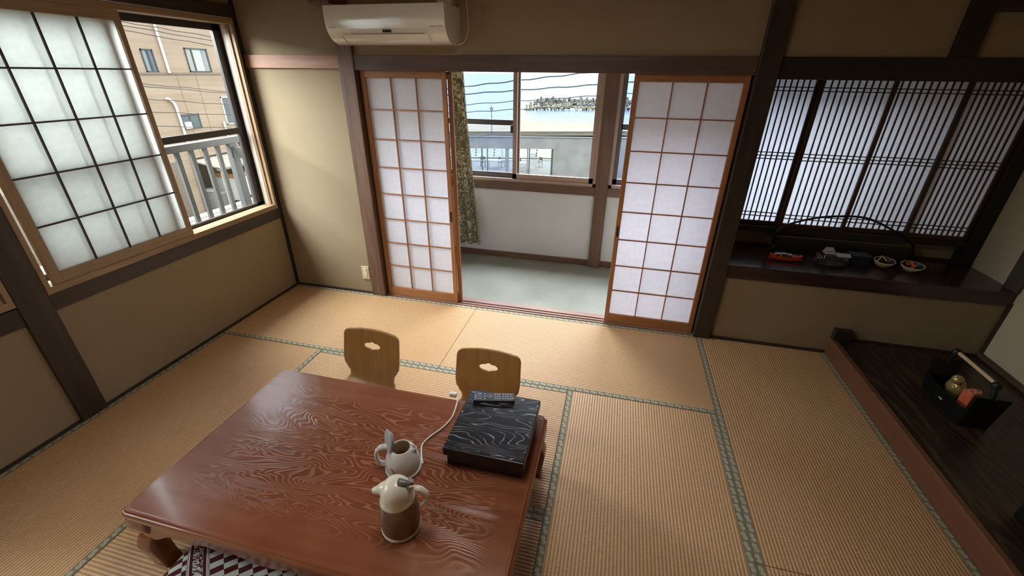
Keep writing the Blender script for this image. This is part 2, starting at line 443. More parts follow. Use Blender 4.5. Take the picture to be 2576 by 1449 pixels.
trim(BX(3.470, 3.497, 0.034, 0.13, 0.0, 1.80), dark('z'), 'dark door jamb strip beside the dark post')
shoji_door(1, 0.932, 1.577, 0.008, 0.030, 'left paper sliding door beside the brown post', 1.562)
d2 = thing('door_2', 'glazed sliding door stacked behind the left paper door, mostly hidden', 'sliding door', (1.285, 0.057, 0.006), kind='structure')
obj('stile', BX(0.965, 0.997, 0.046, 0.068, 0.006, 1.79, bevel=0.002), shoji_wood('z'), d2); obj('stile', BX(1.574, 1.606, 0.046, 0.068, 0.006, 1.79, bevel=0.002), shoji_wood('z'), d2)
obj('top_rail', BX(0.997, 1.574, 0.046, 0.068, 1.744, 1.79, bevel=0.002), shoji_wood('x'), d2); obj('bottom_rail', BX(0.997, 1.574, 0.046, 0.068, 0.006, 0.088, bevel=0.002), shoji_wood('x'), d2)
obj('pane', BX(0.99, 1.58, 0.056, 0.059, 0.08, 1.75), GLASS, d2)
shoji_door(3, 2.822, 3.485, 0.008, 0.030, 'right paper sliding door beside the dark post', 2.838)

# ------------------------------------------------------------------ left windows: wood liner, dark sashes, glass, inner paper screen
def side_window(idx, ya, yb, label, both):
    """window in the left wall between ya (near the viewer) and yb"""
    w = thing('window_%d' % idx, label, 'window', (0, (ya + yb) / 2, 0.745), kind='structure')
    zb, zt = 0.745, 2.108
    fw = frame_wood
    obj('liner_sill', BX(-0.075, 0.024, ya, yb, zb - 0.003, zb + 0.034, bevel=0.003), fw('y'), w)
    obj('liner_head', BX(-0.075, 0.024, ya, yb, zt - 0.036, zt, bevel=0.003), fw('y'), w)
    obj('liner_jamb', BX(-0.075, 0.024, ya, ya + 0.024, zb + 0.034, zt - 0.036, bevel=0.003), fw('z'), w)
    obj('liner_jamb', BX(-0.075, 0.024, yb - 0.024, yb, zb + 0.034, zt - 0.036, bevel=0.003), fw('z'), w)
    obj('stop_bead', BX(-0.030, -0.006, yb - 0.034, yb - 0.024, zb + 0.034, zt - 0.036), fw('z'), w)
    obj('lit_jamb_strip', BX(-0.072, -0.032, yb - 0.0285, yb - 0.0235, zb + 0.034, zt - 0.036), plain((232, 218, 204), 0.5), w)  # pale strip paints in the daylight falling on the jamb face
    # outer metal frame
    x0, x1 = -0.150, -0.075
    obj('metal_frame', multi((x0, x1, ya, yb, zb - 0.01, zb + 0.022), (x0, x1, ya, yb, zt - 0.030, zt), (x0, x1, ya, ya + 0.028, zb, zt), (x0, x1, yb - 0.028, yb, zb, zt)), ALU_DARK, w)
    ym = (ya + yb) / 2 - 0.01
    for (sa, sb, xx, yy) in ((ym - 0.02, yb - 0.026, -0.105, 0), (ya + 0.026, ym + 0.03, -0.135, 1)):
        b0, b1 = zb + 0.022, zt - 0.030
        sash = obj('glass_sash', multi((xx - 0.012, xx + 0.012, sa, sb, b0, b0 + 0.03), (xx - 0.012, xx + 0.012, sa, sb, b1 - 0.045, b1),
                   (xx - 0.012, xx + 0.012, sa, sa + 0.045, b0, b1), (xx - 0.012, xx + 0.012, sb - 0.055, sb, b0, b1),
                   (xx - 0.010, xx + 0.010, sa, sb, 1.345, 1.388)), ALU_DARK if yy == 0 else ALU_DARK, w)
        obj('pane', BX(xx - 0.002, xx + 0.002, sa + 0.04, sb - 0.05, b0 + 0.02, 1.35), GLASS, sash)
        obj('pane', BX(xx - 0.002, xx + 0.002, sa + 0.04, sb - 0.05, 1.383, b1 - 0.04), GLASS, sash)
    return w
def side_screen(idx, sa, sb, x0, label):
    d = thing('door_%d' % idx, label, 'paper screen', (x0, (sa + sb) / 2, 0.779), kind='structure')
    z0, z1 = 0.779, 2.072; sw, tr, br = 0.042, 0.052, 0.056; x1 = x0 + 0.026
    fw = frame_wood
    obj('stile', BX(x0, x1, sa, sa + sw, z0, z1, bevel=0.002), fw('z'), d)
    obj('stile', BX(x0, x1, sb - sw + 0.014, sb, z0, z1, bevel=0.002), fw('z'), d)
    obj('top_rail', BX(x0, x1, sa + sw, sb - sw + 0.014, z1 - tr, z1, bevel=0.002), fw('y'), d)
    obj('bottom_rail', BX(x0, x1, sa + sw, sb - sw + 0.014, z0, z0 + br, bevel=0.002), fw('y'), d)
    ya, yb, za, zb = sa + sw, sb - sw + 0.014, z0 + br, z1 - tr
    ys = [ya + (yb - ya) * k / 4 for k in range(5)]; zs = [za + (zb - za) * k / 5 for k in range(6)]
    mm = wood((44, 32, 26), (70, 52, 44), 'z'); mw = 0.008
    for y in ys[1:-1]: obj('muntin', BX(x0 + 0.009, x0 + 0.019, y - mw / 2, y + mw / 2, za, zb), mm, d)
    for z in zs[1:-1]: obj('muntin', BX(x0 + 0.0095, x0 + 0.0185, ya, yb, z - mw / 2, z + mw / 2), mm, d)
    pane = None
    for i in range(4):
        for k in range(5):
            if pane is None: pane = obj('paper_pane', BX(x0 + 0.0082, x0 + 0.0088, ys[i], ys[i + 1], zs[k], zs[k + 1]), PAPER_SIDE, d)
            else:
                c = pane.copy(); COL.objects.link(c); c.location = Vector((x0 + 0.0085, (ys[i] + ys[i + 1]) / 2, zs[k])) - d.location
    return d
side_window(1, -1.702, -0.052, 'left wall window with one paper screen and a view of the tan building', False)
side_screen(4, -1.656, -0.842, -0.006, 'pale paper screen covering half of the left window')
side_screen(6, -1.640, -0.905, -0.033, 'second paper screen stacked just behind the left window screen')
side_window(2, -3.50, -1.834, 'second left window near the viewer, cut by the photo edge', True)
side_screen(5, -2.68, -1.868, -0.006, 'paper screen of the second left window, outside the photo')

# ------------------------------------------------------------------ sunroom beyond the doors
t = NT('carpet'); v = t.obj(); n1 = t.noise(v, 260, 3); n2 = t.noise(v, 3, 4)
c = t.mix(t.ramp(n2, [(0.3, (0, 0, 0, 1)), (0.7, (1, 1, 1, 1))]), sr(150, 150, 136), sr(168, 168, 154))
c = t.mix(t.ramp(n1, [(0.3, (0.55, 0.55, 0.55, 1)), (0.6, (0, 0, 0, 1))]), c, sr(122, 122, 108))
CARPET = t.done(t.pbr(c, 0.95, normal=t.bump(n1, 0.5, 0.003), spec=0.1))
struct('floor_sunroom', BX(-0.10, 5.40, 0.10, 1.30, -0.10, -0.020), CARPET, 'grey-green carpet floor of the sunroom', 'carpet')
struct('ceiling_sunroom', BX(-0.10, 5.40, 0.10, 1.30, 2.35, 2.40), plain((214, 206, 190), 0.9), 'pale ceiling of the sunroom', 'ceiling')
struct('wall_sunroom_left', BX(-0.10, 0.0, 0.10, 1.30, -0.02, 2.35), PORCH_WALL, 'end wall of the sunroom on the left', 'wall')
struct('wall_sunroom_right', BX(5.30, 5.40, 0.62, 1.30, -0.02, 2.35), PORCH_WALL, 'end wall of the sunroom on the right', 'wall')
struct('wall_sunroom', multi((0.0, 5.3, 1.185, 1.30, -0.02, 0.75), (0.0, 5.3, 1.185, 1.30, 2.03, 2.35), (0.0, 0.86, 1.185, 1.30, 0.75, 2.03), (4.52, 5.3, 1.185, 1.30, 0.75, 2.03)),
       PORCH_WALL, 'white lower wall of the sunroom under the sea windows', 'wall')
trim(BX(2.602, 2.722, 1.135, 1.30, -0.02, 2.35, bevel=0.004), porch_wood('z'), 'brown post between the sea windows')
trim(BX(0.80, 0.92, 1.135, 1.30, -0.02, 2.35, bevel=0.004), porch_wood('z'), 'brown sunroom post hidden by the left doors')
trim(BX(4.42, 4.54, 1.135, 1.30, -0.02, 2.35, bevel=0.004), porch_wood('z'), 'brown sunroom post behind the lattice window')
for (a, b, nm) in ((0.92, 2.602, 'sea window with the curtain'), (2.722, 4.42, 'sea window behind the right door')):
    trim(BX(a, b, 1.145, 1.22, 0.728, 0.812, bevel=0.003), porch_wood('x'), 'brown sill beam under the ' + nm)
    trim(BX(a, b, 1.170, 1.19, -0.02, 0.044, bevel=0.002), porch_wood('x'), 'brown skirting board below the ' + nm)
def sea_window(idx, a, b, label):
    w = thing('window_%d' % idx, label, 'window', ((a + b) / 2, 1.2, 0.812), kind='structure')
    zb, zt = 0.812, 2.03; y0, y1 = 1.155, 1.26
    obj('metal_frame', multi((a, b, y0, y1, zb, zb + 0.030), (a, b, y0, y1, zt - 0.03, zt), (a, a + 0.03, y0, y1, zb, zt), (b - 0.03, b, y0, y1, zb, zt)), ALU_BROWN, w)
    xm = a + 0.885
    for (sa, sb, yy, gl) in ((xm - 0.03, b - 0.03, 1.180, GLASS), (a + 0.03, xm + 0.03, 1.215, GLASS_TINT)):
        s = obj('glass_sash', multi((sa, sb, yy - 0.012, yy + 0.012, zb + 0.03, zb + 0.078), (sa, sb, yy - 0.012, yy + 0.012, zt - 0.075, zt - 0.03),
                 (sa, sa + 0.04, yy - 0.012, yy + 0.012, zb + 0.03, zt - 0.03), (sb - 0.04, sb, yy - 0.012, yy + 0.012, zb + 0.03, zt - 0.03)), ALU_BROWN if yy < 1.2 else ALU_GREY, w)
        if yy > 1.2:
            obj('mid_bar', BX(sa + 0.03, sb - 0.03, yy - 0.012, yy + 0.010, 1.338, 1.386), plain((92, 84, 80), 0.45, 0.3), s)
        obj('pane', BX(sa + 0.03, sb - 0.03, yy - 0.002, yy + 0.002, zb + 0.07, zt - 0.07), gl, s)
    obj('latch', BX(xm - 0.052, xm - 0.026, 1.155, 1.170, 1.275, 1.345, bevel=0.004), plain((70, 62, 58), 0.4), w)
    return w
sea_window(3, 0.92, 2.602, 'wide sea window of the sunroom with a half-drawn curtain')
sea_window(4, 2.722, 4.42, 'second sea window, mostly behind the right paper door')
# salt spray on the left pane of the sea window
bm = bmesh.new()
for k in range(34):
    x = random.uniform(1.36, 1.76); z = random.uniform(1.08, 1.20) if k < 26 else random.uniform(1.2, 1.5); r = random.uniform(0.0010, 0.0024)
    box(bm, x - r, x + r, 1.2105, 1.2125, z - r * random.uniform(0.7, 2.0), z + r)
win3 = [o for o in COL.objects if o.name == 'window_3'][0]
o = obj('salt_spots', bm, plain((235, 238, 236), 0.6), win3, kind='stuff')

# curtain
t = NT('curtain_cloth')
vv = t.obj((1, 1, 1))
wv = t.n('ShaderNodeTexVoronoi'); wv.inputs['Scale'].default_value = 12; wv.feature = 'F1'
dn = t.n('ShaderNodeTexNoise'); dn.inputs['Scale'].default_value = 14; t.l(vv, dn.inputs['Vector'])
mxv = t.mix(0.14, vv, dn.outputs['Color']); t.l(mxv, wv.inputs['Vector'])
rings = t.math('SINE', t.math('MULTIPLY', wv.outputs['Distance'], 19))
pat = t.ramp(rings, [(0.42, (0, 0, 0, 1)), (0.58, (1, 1, 1, 1))])
cc = t.mix(pat, sr(150, 142, 116), sr(232, 226, 206))
d = t.n('ShaderNodeBsdfDiffuse'); t.l(cc, d.inputs[0]); tr = t.n('ShaderNodeBsdfTranslucent'); t.l(t.mix(pat, sr(140, 124, 92), sr(196, 180, 144)), tr.inputs[0])
mx = t.n('ShaderNodeMixShader'); mx.inputs[0].default_value = 0.36; t.l(d.outputs[0], mx.inputs[1]); t.l(tr.outputs[0], mx.inputs[2])
CURTAIN = t.done(mx.outputs[0])
def lerp_tab(tab, z):
    for (z0, v0), (z1, v1) in zip(tab, tab[1:]):
        if (z0 - z) * (z1 - z) <= 0: return v0 + (v1 - v0) * (z - z0) / (z1 - z0)
    return tab[-1][1]
bm = bmesh.new(); NXc, NZc = 60, 40; grid = []
rt = [(0.16, 1.462), (0.45, 1.437), (0.85, 1.404), (1.35, 1.362), (1.80, 1.338), (2.0, 1.332)]
for j in range(NZc + 1):
    z = 0.16 + (1.985 - 0.16) * j / NZc; xr = lerp_tab(rt, z); row = []
    for i in range(NXc + 1):
        u = i / NXc; x = 1.185 + (xr - 1.185) * u
        amp = 0.018 + 0.012 * (1 - j / NZc)
        y = 1.035 + amp * math.sin(u * 2 * math.pi * 2.6 + 0.6) + 0.012 * u
        row.append(bm.verts.new((x, y, z)))
    grid.append(row)
for j in range(NZc):
    for i in range(NXc): bm.faces.new((grid[j][i], grid[j][i + 1], grid[j + 1][i + 1], grid[j + 1][i]))
cur = thing('curtain', 'grey-gold scroll-patterned curtain hanging at the sea window', 'curtain', (1.3, 1.04, 0.16))
cp = obj('cloth', bm, CURTAIN, cur, smooth=True)
sm = cp.modifiers.new('s', 'SOLIDIFY'); sm.thickness = 0.003
obj('scalloped_hem', TUBE([(lerp_tab(rt, 0.16 + 0.04 * k) + 0.003 + (0.003 if k % 2 else 0), 1.035 + 0.012 + 0.02 * math.sin(2 * math.pi * 2.6 + 0.6), 0.16 + 0.04 * k) for k in range(46)], 0.0035, 6), plain((150, 142, 120), 0.9), cur)
for bxx in (1.0, 2.52): obj('rail_bracket', BX(bxx, bxx + 0.02, 1.045, 1.19, 2.0, 2.035), plain((200, 200, 196), 0.4), cur)
obj('rail', TUBE([(0.93, 1.05, 1.995), (2.59, 1.05, 1.995)], 0.01), plain((200, 200, 196), 0.4), cur)

# ------------------------------------------------------------------ alcove with the writing-desk window (shelf, lattice panels)
struct('wall_alcove', multi((3.56, 5.32, 0.49, 0.56, -0.05, 0.80), (3.56, 5.32, 0.49, 0.56, 1.82, 2.35)), PLASTER, 'narrow plaster strip under the lattice window', 'wall')
struct('wall_alcove_left', BX(3.52, 3.60, 0.10, 0.56, -0.05, 2.35), PLASTER, 'hidden left cheek of the alcove', 'wall')
struct('ceiling_alcove', BX(3.56, 5.32, 0.10, 0.56, 1.86, 1.90), dark('x'), 'dark underside above the lattice window', 'ceiling')
SHELF = wood((40, 28, 26), (70, 50, 46), 'x', 0.22, coat=0.3)
tag(obj('alcove_shelf', BX(3.612, 5.288, -0.012, 0.49, 0.510, 0.606, bevel=0.003), SHELF), 'thick dark polished shelf under the lattice window', 'shelf')
trim(BX(5.276, 5.29, -0.02, 0.0, 0.11, 0.53), dark('z'), 'thin dark corner strip under the shelf end')
trim(BX(5.262, 5.29, -0.020, 0.085, 0.606, 1.79, bevel=0.003), wood((64, 58, 52), (92, 84, 76), 'z', 0.5), 'greyish post at the right end of the shelf')
trim(BX(5.20, 5.29, 0.41, 0.50, 0.606, 1.82, bevel=0.003), wood((20, 18, 18), (38, 32, 30), 'z', 0.5), 'black post at the right side of the lattice window')
trim(BX(3.60, 5.29, 0.415, 0.51, 0.735, 0.775, bevel=0.002), wood((26, 22, 20), (48, 40, 36), 'x', 0.4), 'black sill below the lattice window')
trim(BX(3.60, 5.29, 0.415, 0.51, 1.79, 1.83), wood((22, 20, 18), (42, 36, 32), 'x', 0.5), 'black head above the lattice window')
trim(BX(3.60, 5.29, 0.470, 0.492, 0.60, 0.622), dark('x'), 'thin dark strip along the shelf back edge')
wpan = [(3.600, 4.016, 0.462), (4.010, 4.448, 0.436), (4.414, 4.858, 0.462), (4.822, 5.205, 0.436)]
places = ['leftmost lattice paper screen beside the dark post', 'second lattice paper screen from the dark post', 'third lattice paper screen from the dark post', 'rightmost lattice paper screen beside the black post']
for i, (a, b, y) in enumerate(wpan):
    d = thing('window_%d' % (5 + i), places[i], 'lattice screen', ((a + b) / 2, y, 0.775), kind='structure')
    lw = lattice_wood; z0, z1 = 0.775, 1.80; sw = 0.026
    obj('stile', BX(a, a + sw, y, y + 0.022, z0, z1, bevel=0.0015), lw('z'), d)
    obj('stile', BX(b - sw, b, y, y + 0.022, z0, z1, bevel=0.0015), lw('z'), d)
    obj('bottom_rail', BX(a + sw, b - sw, y, y + 0.022, z0, z0 + 0.03, bevel=0.0015), lw('x'), d)
    obj('top_rail', BX(a + sw, b - sw, y, y + 0.022, z1 - 0.03, z1, bevel=0.0015), lw('x'), d)
    slat = None
    for k in range(1, 10):
        x = a + sw + (b - a - 2 * sw) * k / 10
        if slat is None: slat = obj('slat', BX(x - 0.004, x + 0.004, y + 0.003, y + 0.013, z0 + 0.03, z1 - 0.03), lw('z'), d)
        else:
            c = slat.copy(); COL.objects.link(c); c.location = slat.location + Vector((x - (a + sw + (b - a - 2 * sw) / 10), 0, 0))
    for z in (0.842, 0.868, 1.260, 1.282, 1.304, 1.702, 1.724):
        obj('cross_slat', BX(a + sw, b - sw, y + 0.0045, y + 0.0115, z - 0.003, z + 0.003), lw('x'), d)
    obj('paper', BX(a + sw, b - sw, y + 0.0136, y + 0.0142, z0 + 0.03, z1 - 0.03), PAPER_ALCOVE, d)

# raised tokonoma platform
tag(obj('alcove_platform', BX(4.43, 5.29, -3.52, 0.0, 0.02, 0.128), None), 'dark grained raised alcove board on the right', 'platform', kind='structure')
plat = COL.objects['alcove_platform']
t = NT('alcove_board')
fld = t.noise(t.obj((3.2, 0.55, 1)), 1.0, 3, 0.5, 0.4)
lines = t.math('SINE', t.math('MULTIPLY', fld, 120)); fine = t.noise(t.obj((90, 3, 1)), 1.0, 3)
c = t.mix(t.ramp(lines, [(0.2, (0, 0, 0, 1)), (0.9, (1, 1, 1, 1))]), sr(40, 32, 22), sr(74, 56, 36))
c = t.mix(t.ramp(fine, [(0.4, (0, 0, 0, 1)), (0.7, (0.5, 0.5, 0.5, 1))]), c, sr(30, 24, 18))
plat.data.materials.append(t.done(t.pbr(c, 0.32, normal=t.bump(lines, 0.12, 0.001))))
trim(BX(4.400, 4.432, -3.52, 0.0, 0.0, 0.132, bevel=0.003), wood((92, 58, 43), (122, 80, 58), 'y', 0.4), 'red-brown front beam of the raised alcove')
trim(BX(4.400, 4.512, -0.045, 0.0, 0.132, 0.212, bevel=0.003), wood((30, 24, 20), (52, 42, 34), 'x', 0.5), 'short dark block at the back end of the alcove beam')
trim(BX(5.272, 5.29, -3.5, 0.0, 0.128, 0.160, bevel=0.002), wood((74, 56, 42), (108, 84, 64), 'y', 0.5), 'thin wooden skirting along the pale right wall')
trim(BX(4.512, 5.29, -0.008, 0.0, 0.128, 0.140), dark('x'), 'thin dark strip where the alcove board meets the wall')

# ------------------------------------------------------------------ air conditioner
AC_WHITE = plain((228, 224, 211), 0.14, var=0.02, coat=1.0, spec=0.8)
ac = thing('air_conditioner', 'white wall-mounted air conditioner above the sliding doors', 'air conditioner', (1.30, -0.14, 1.94))
prof = [(0.0, 2.150), (-0.245, 2.150), (-0.262, 2.144), (-0.270, 2.130), (-0.2705, 2.085), (-0.268, 2.045), (-0.262, 2.018), (-0.250, 1.994), (-0.230, 1.972), (-0.200, 1.953), (-0.160, 1.941), (-0.110, 1.936), (-0.04, 1.940), (0.0, 1.946)]
AX0, AX1 = 0.905, 1.700
obj('housing', PRISM([(y * 0.985 - 0.002, z * 1.0 + (0.0015 if z < 2 else -0.002)) for y, z in prof], AX0, AX1, 'x'), AC_WHITE, ac, smooth=True)
def strip(pr, x0, x1, th, mat, name, parent):
    """a curved cover that follows part of the housing's outline"""
    outer = [(y - th, z - (0.3 * th if z < 2.0 else 0)) for y, z in pr]; poly = outer + [(y + 0.004, z + 0.002) for y, z in pr[::-1]]
    return obj(name, PRISM(poly, x0, x1, 'x'), mat, parent, smooth=True)
strip([(-0.266, 2.146), (-0.270, 2.130), (-0.2705, 2.085), (-0.268, 2.045), (-0.263, 2.022)], AX0 + 0.001, AX1 - 0.001, 0.004, AC_WHITE, 'front_panel', ac)
strip([(-0.247, 1.991), (-0.230, 1.972), (-0.200, 1.953), (-0.160, 1.941), (-0.125, 1.937)], AX0 + 0.10, AX1 - 0.12, 0.003, AC_WHITE, 'louver', ac)
obj('display', BX(1.292, 1.346, -0.2705, -0.25, 2.001, 2.014, bevel=0.001), plain((38, 36, 36), 0.2), ac)
obj('louver_gap', TUBE([(AX0 + 0.16, -0.2555, 1.996), (AX1 - 0.14, -0.2555, 1.996)], 0.0012, 6), plain((96, 94, 88), 0.6), ac)
obj('side_slot', TUBE([(AX0 + 0.094, -0.246, 1.983), (AX0 + 0.098, -0.222, 1.962), (AX0 + 0.102, -0.20, 1.949)], 0.0012, 6), plain((110, 108, 100), 0.6), ac)
obj('side_slot', TUBE([(AX1 - 0.112, -0.247, 1.985), (AX1 - 0.108, -0.222, 1.962)], 0.0012, 6), plain((140, 138, 130), 0.6), ac)
def text_part(name, body, size, loc, rot, mat, parent, extrude=0.0003, align='LEFT'):
    cu = bpy.data.curves.new(name, 'FONT'); cu.body = body; cu.size = size; cu.extrude = extrude; cu.align_x = align
    tmp = bpy.data.objects.new(name + '_t', cu); COL.objects.link(tmp)
    dg = bpy.context.evaluated_depsgraph_get(); me = bpy.data.meshes.new_from_object(tmp.evaluated_get(dg))
    bpy.data.objects.remove(tmp); bpy.data.curves.remove(cu)
    o = bpy.data.objects.new(name, me); COL.objects.link(o); me.materials.clear(); me.materials.append(mat)
    o.parent = parent; o.location = Vector(loc) - wloc(parent); o.rotation_euler = rot
    return o
TXT = plain((104, 102, 96), 0.5)
text_part('lettering', 'HITACHI', 0.0115, (AX0 + 0.024, -0.2695, 2.028), (math.radians(84), 0, 0), TXT, ac)
text_part('lettering', 'STAINLESS', 0.009, (AX1 - 0.098, -0.2705, 2.026), (math.radians(84), 0, 0), TXT, ac)
text_part('lettering', 'CLEAN', 0.0105, (AX1 - 0.046, -0.2705, 2.027), (math.radians(84), 0, 0), plain((140, 138, 128), 0.5), ac)
text_part('lettering', '° °°', 0.02, (AX1 - 0.085, -0.236, 1.966), (math.radians(40), 0, 0), plain((150, 148, 138), 0.5), ac)
obj('pipe_cover', BX(1.585, 1.685, -0.105, -0.001, 2.14, ZC, bevel=0.016), plain((206, 196, 178), 0.4), ac, smooth=True)
obj('cable', TUBE(smooth_path([(1.742, -0.006, ZC), (1.745, -0.008, 2.26), (1.757, -0.012, 2.10), (1.760, -0.02, 2.03), (1.738, -0.03, 1.965), (1.702, -0.05, 1.945)]), 0.0042, 8), plain((196, 188, 172), 0.5), ac, smooth=True)

# wall socket
so = thing('wall_socket', 'beige wall socket plate beside the brown post', 'socket', (0.735, 0, 0.135))
obj('cover_plate', BX(0.698, 0.770, -0.009, 0.0, 0.137, 0.262, bevel=0.003), plain((206, 192, 156), 0.4), so)
obj('outlet_insert', BX(0.718, 0.748, -0.012, -0.005, 0.160, 0.240, bevel=0.001), plain((236, 228, 206), 0.4), so)
for z in (0.222, 0.178):
    for x in (0.727, 0.738):
        obj('slot', BX(x - 0.0014, x + 0.0014, -0.0126, -0.010, z - 0.005, z + 0.005), plain((60, 52, 44), 0.6), so)

# ------------------------------------------------------------------ low table
def table_wood(relief):
    t = NT('table_lacquer' + ('_grain' if relief else ''))
    tone = t.noise(t.obj((2, 2, 2)), 1.3, 3)  # brown base tone varies at random
    base = t.ramp(tone, [(0.3, sr(124, 72, 48)), (0.7, sr(150, 92, 62))])
    if not relief:
        st = t.noise(t.obj((2, 26, 26)), 1.0, 4)
        c = t.mix(t.ramp(st, [(0.35, (0, 0, 0, 1)), (0.7, (0.6, 0.6, 0.6, 1))]), base, sr(118, 58, 36))
        return t.done(t.pbr(c, 0.22, coat=0.35, coat_rough=0.12))
    sp = t.n('ShaderNodeSeparateXYZ'); tc = t.n('ShaderNodeTexCoord'); t.l(tc.outputs['Object'], sp.inputs[0])
    st = t.noise(t.obj((2, 26, 26)), 1.0, 4)
    plain_c = t.mix(t.ramp(st, [(0.35, (0, 0, 0, 1)), (0.7, (0.6, 0.6, 0.6, 1))]), base, sr(118, 58, 36))
    wob = t.math('MULTIPLY', t.math('SUBTRACT', t.noise(t.obj((3, 3, 3)), 1.5, 3), 0.5), 0.22)
    ex = t.math('SUBTRACT', 0.60, t.math('ABSOLUTE', sp.outputs['X'])); ey = t.math('SUBTRACT', 0.32, t.math('ABSOLUTE', sp.outputs['Y']))
    edge = t.math('ADD', t.math('MINIMUM', ex, ey), wob)
    msk = t.ramp(t.math('MULTIPLY_ADD', edge, 7.0, 0.3), [(0.0, (0, 0, 0, 1)), (1.0, (1, 1, 1, 1))])
    fld = t.noise(t.obj((0.8, 3.0, 1), (0, 0, 0.12)), 1.9, 2.4, 0.5, 0.7)
    fld = t.math('MULTIPLY_ADD', sp.outputs['Y'], 1.1, fld)
    ln = t.math('SINE', t.math('MULTIPLY', fld, 250))
    k = t.math('MULTIPLY', t.ramp(ln, [(0.45, (0, 0, 0, 1)), (0.95, (1, 1, 1, 1))]), msk)
    dk = t.math('MULTIPLY', t.ramp(ln, [(0.0, (0.4, 0.4, 0.4, 1)), (0.35, (0, 0, 0, 1))]), msk)
    c = t.mix(t.math('MULTIPLY', k, 0.34), plain_c, sr(186, 128, 92))
    c = t.mix(dk, c, sr(104, 52, 32))
    return t.done(t.pbr(c, t.math('MULTIPLY_ADD', k, 0.16, 0.22), normal=t.bump(t.math('MULTIPLY', ln, msk), 0.22, 0.0012), coat=0.3, coat_rough=0.12))
TX0, TX1, TY0, TY1, TZ = 1.140, 2.600, -2.368, -1.486, 0.340
LAC = table_wood(False); LACG = table_wood(True)
tb = thing('low_table', 'low red-brown lacquered table with carved legs and wavy wood grain', 'table', ((TX0 + TX1) / 2, (TY0 + TY1) / 2, 0))
def slab(x0, x1, y0, y1, r, prof):
    """rounded-corner rectangle swept through a moulded edge profile [(inset, z)...]"""
    bm = bmesh.new(); rings = []
    for (ins, z) in prof:
        ring = []; rr = max(r - ins, 0.004)
        for (cx, cy, a0) in ((x1 - ins - rr, y1 - ins - rr, 0), (x0 + ins + rr, y1 - ins - rr, 90), (x0 + ins + rr, y0 + ins + rr, 180), (x1 - ins - rr, y0 + ins + rr, 270)):
            for q in range(7):
                a = math.radians(a0 + 15 * q); ring.append(bm.verts.new((cx + rr * math.cos(a), cy + rr * math.sin(a), z)))
        rings.append(ring)
    n = len(rings[0])
    for i in range(len(rings) - 1):
        for k in range(n): bm.faces.new((rings[i][k], rings[i][(k + 1) % n], rings[i + 1][(k + 1) % n], rings[i + 1][k]))
    bm.faces.new(rings[0][::-1]); bm.faces.new(rings[-1]); return bm
obj('top_frame', slab(TX0, TX1, TY0, TY1, 0.035, [(0.016, 0.288), (0.010, 0.290), (0.004, 0.296), (0.004, 0.304), (0.010, 0.309), (0.006, 0.312), (0.000, 0.317), (0.0, 0.325), (0.004, 0.3305), (0.0085, 0.3315), (0.0095, 0.3345), (0.0135, TZ - 0.0012)]), LAC, tb, smooth=True)
obj('top_panel', slab(TX0 + 0.020, TX1 - 0.020, TY0 + 0.020, TY1 - 0.020, 0.03, [(0.0, TZ - 0.010), (0.0, TZ - 0.0011), (0.002, TZ - 0.0006)]), LACG, tb)
# aprons with scalloped lower edge
def apron(L, inset):
    pts = [(-L / 2, 0.290), (L / 2, 0.290)]
    n = 60
    for i in range(n + 1):
        u = 1 - 2 * i / n; a = abs(u)
        z = 0.232 + (0.020 if a < 0.12 else 0) * 0 + 0.012 * math.cos(a * math.pi * 5) * (a < 0.5) - 0.055 * max(0, (a - 0.72) / 0.28) ** 1.6 + 0.010 * math.sin(max(0, a - 0.5) * 26)
        pts.append((u * L / 2, z))
    return pts
Lx, Ly = TX1 - TX0 - 0.10, TY1 - TY0 - 0.10; cx, cy = (TX0 + TX1) / 2, (TY0 + TY1) / 2
for yy in (TY0 + 0.016, TY1 - 0.038): obj('apron', PRISM([(cx + u, z) for u, z in apron(Lx, 0)], yy, yy + 0.022, 'y'), LAC, tb)
for xx in (TX0 + 0.016, TX1 - 0.038): obj('apron', PRISM([(cy + u, z) for u, z in apron(Ly, 0)], xx, xx + 0.022, 'x'), LAC, tb)
def cab_leg(sx, sy):
    """square carved leg: knee out, scalloped ankle in, foot out"""
    key = [(0.290, 0.006, 0.046), (0.262, 0.002, 0.046), (0.236, 0.004, 0.043), (0.212, 0.018, 0.036), (0.198, 0.021, 0.032), (0.184, 0.012, 0.033), (0.156, 0.002, 0.036), (0.128, -0.002, 0.037), (0.100, 0.001, 0.036),
           (0.064, 0.006, 0.034), (0.034, 0.010, 0.033), (0.012, 0.011, 0.034), (0.002, 0.013, 0.033)]
    prof = [(p[0], -(p[1] + p[2]), p[2]) for p in smooth_path(key, 3)]
    bx, by = (TX0 if sx < 0 else TX1), (TY0 if sy < 0 else TY1)
    bm = bmesh.new(); rings = []; n = 20
    for z, o, h in prof:
        c = Vector((bx + sx * o, by + sy * o, z)); ring = []
        for q in range(n):
            a = 2 * math.pi * q / n; ca, sa = math.cos(a), math.sin(a); e = 0.22
            ring.append(bm.verts.new((c.x + math.copysign(abs(ca) ** e, ca) * h, c.y + math.copysign(abs(sa) ** e, sa) * h, z)))
        rings.append(ring)
    for i in range(len(rings) - 1):
        for k in range(n): bm.faces.new((rings[i][k], rings[i][(k + 1) % n], rings[i + 1][(k + 1) % n], rings[i + 1][k]))
    bm.faces.new(rings[0]); bm.faces.new(rings[-1][::-1]); return bm
for sx in (-1, 1):
    for sy in (-1, 1): obj('leg', cab_leg(sx, sy), LAC, tb, smooth=True)

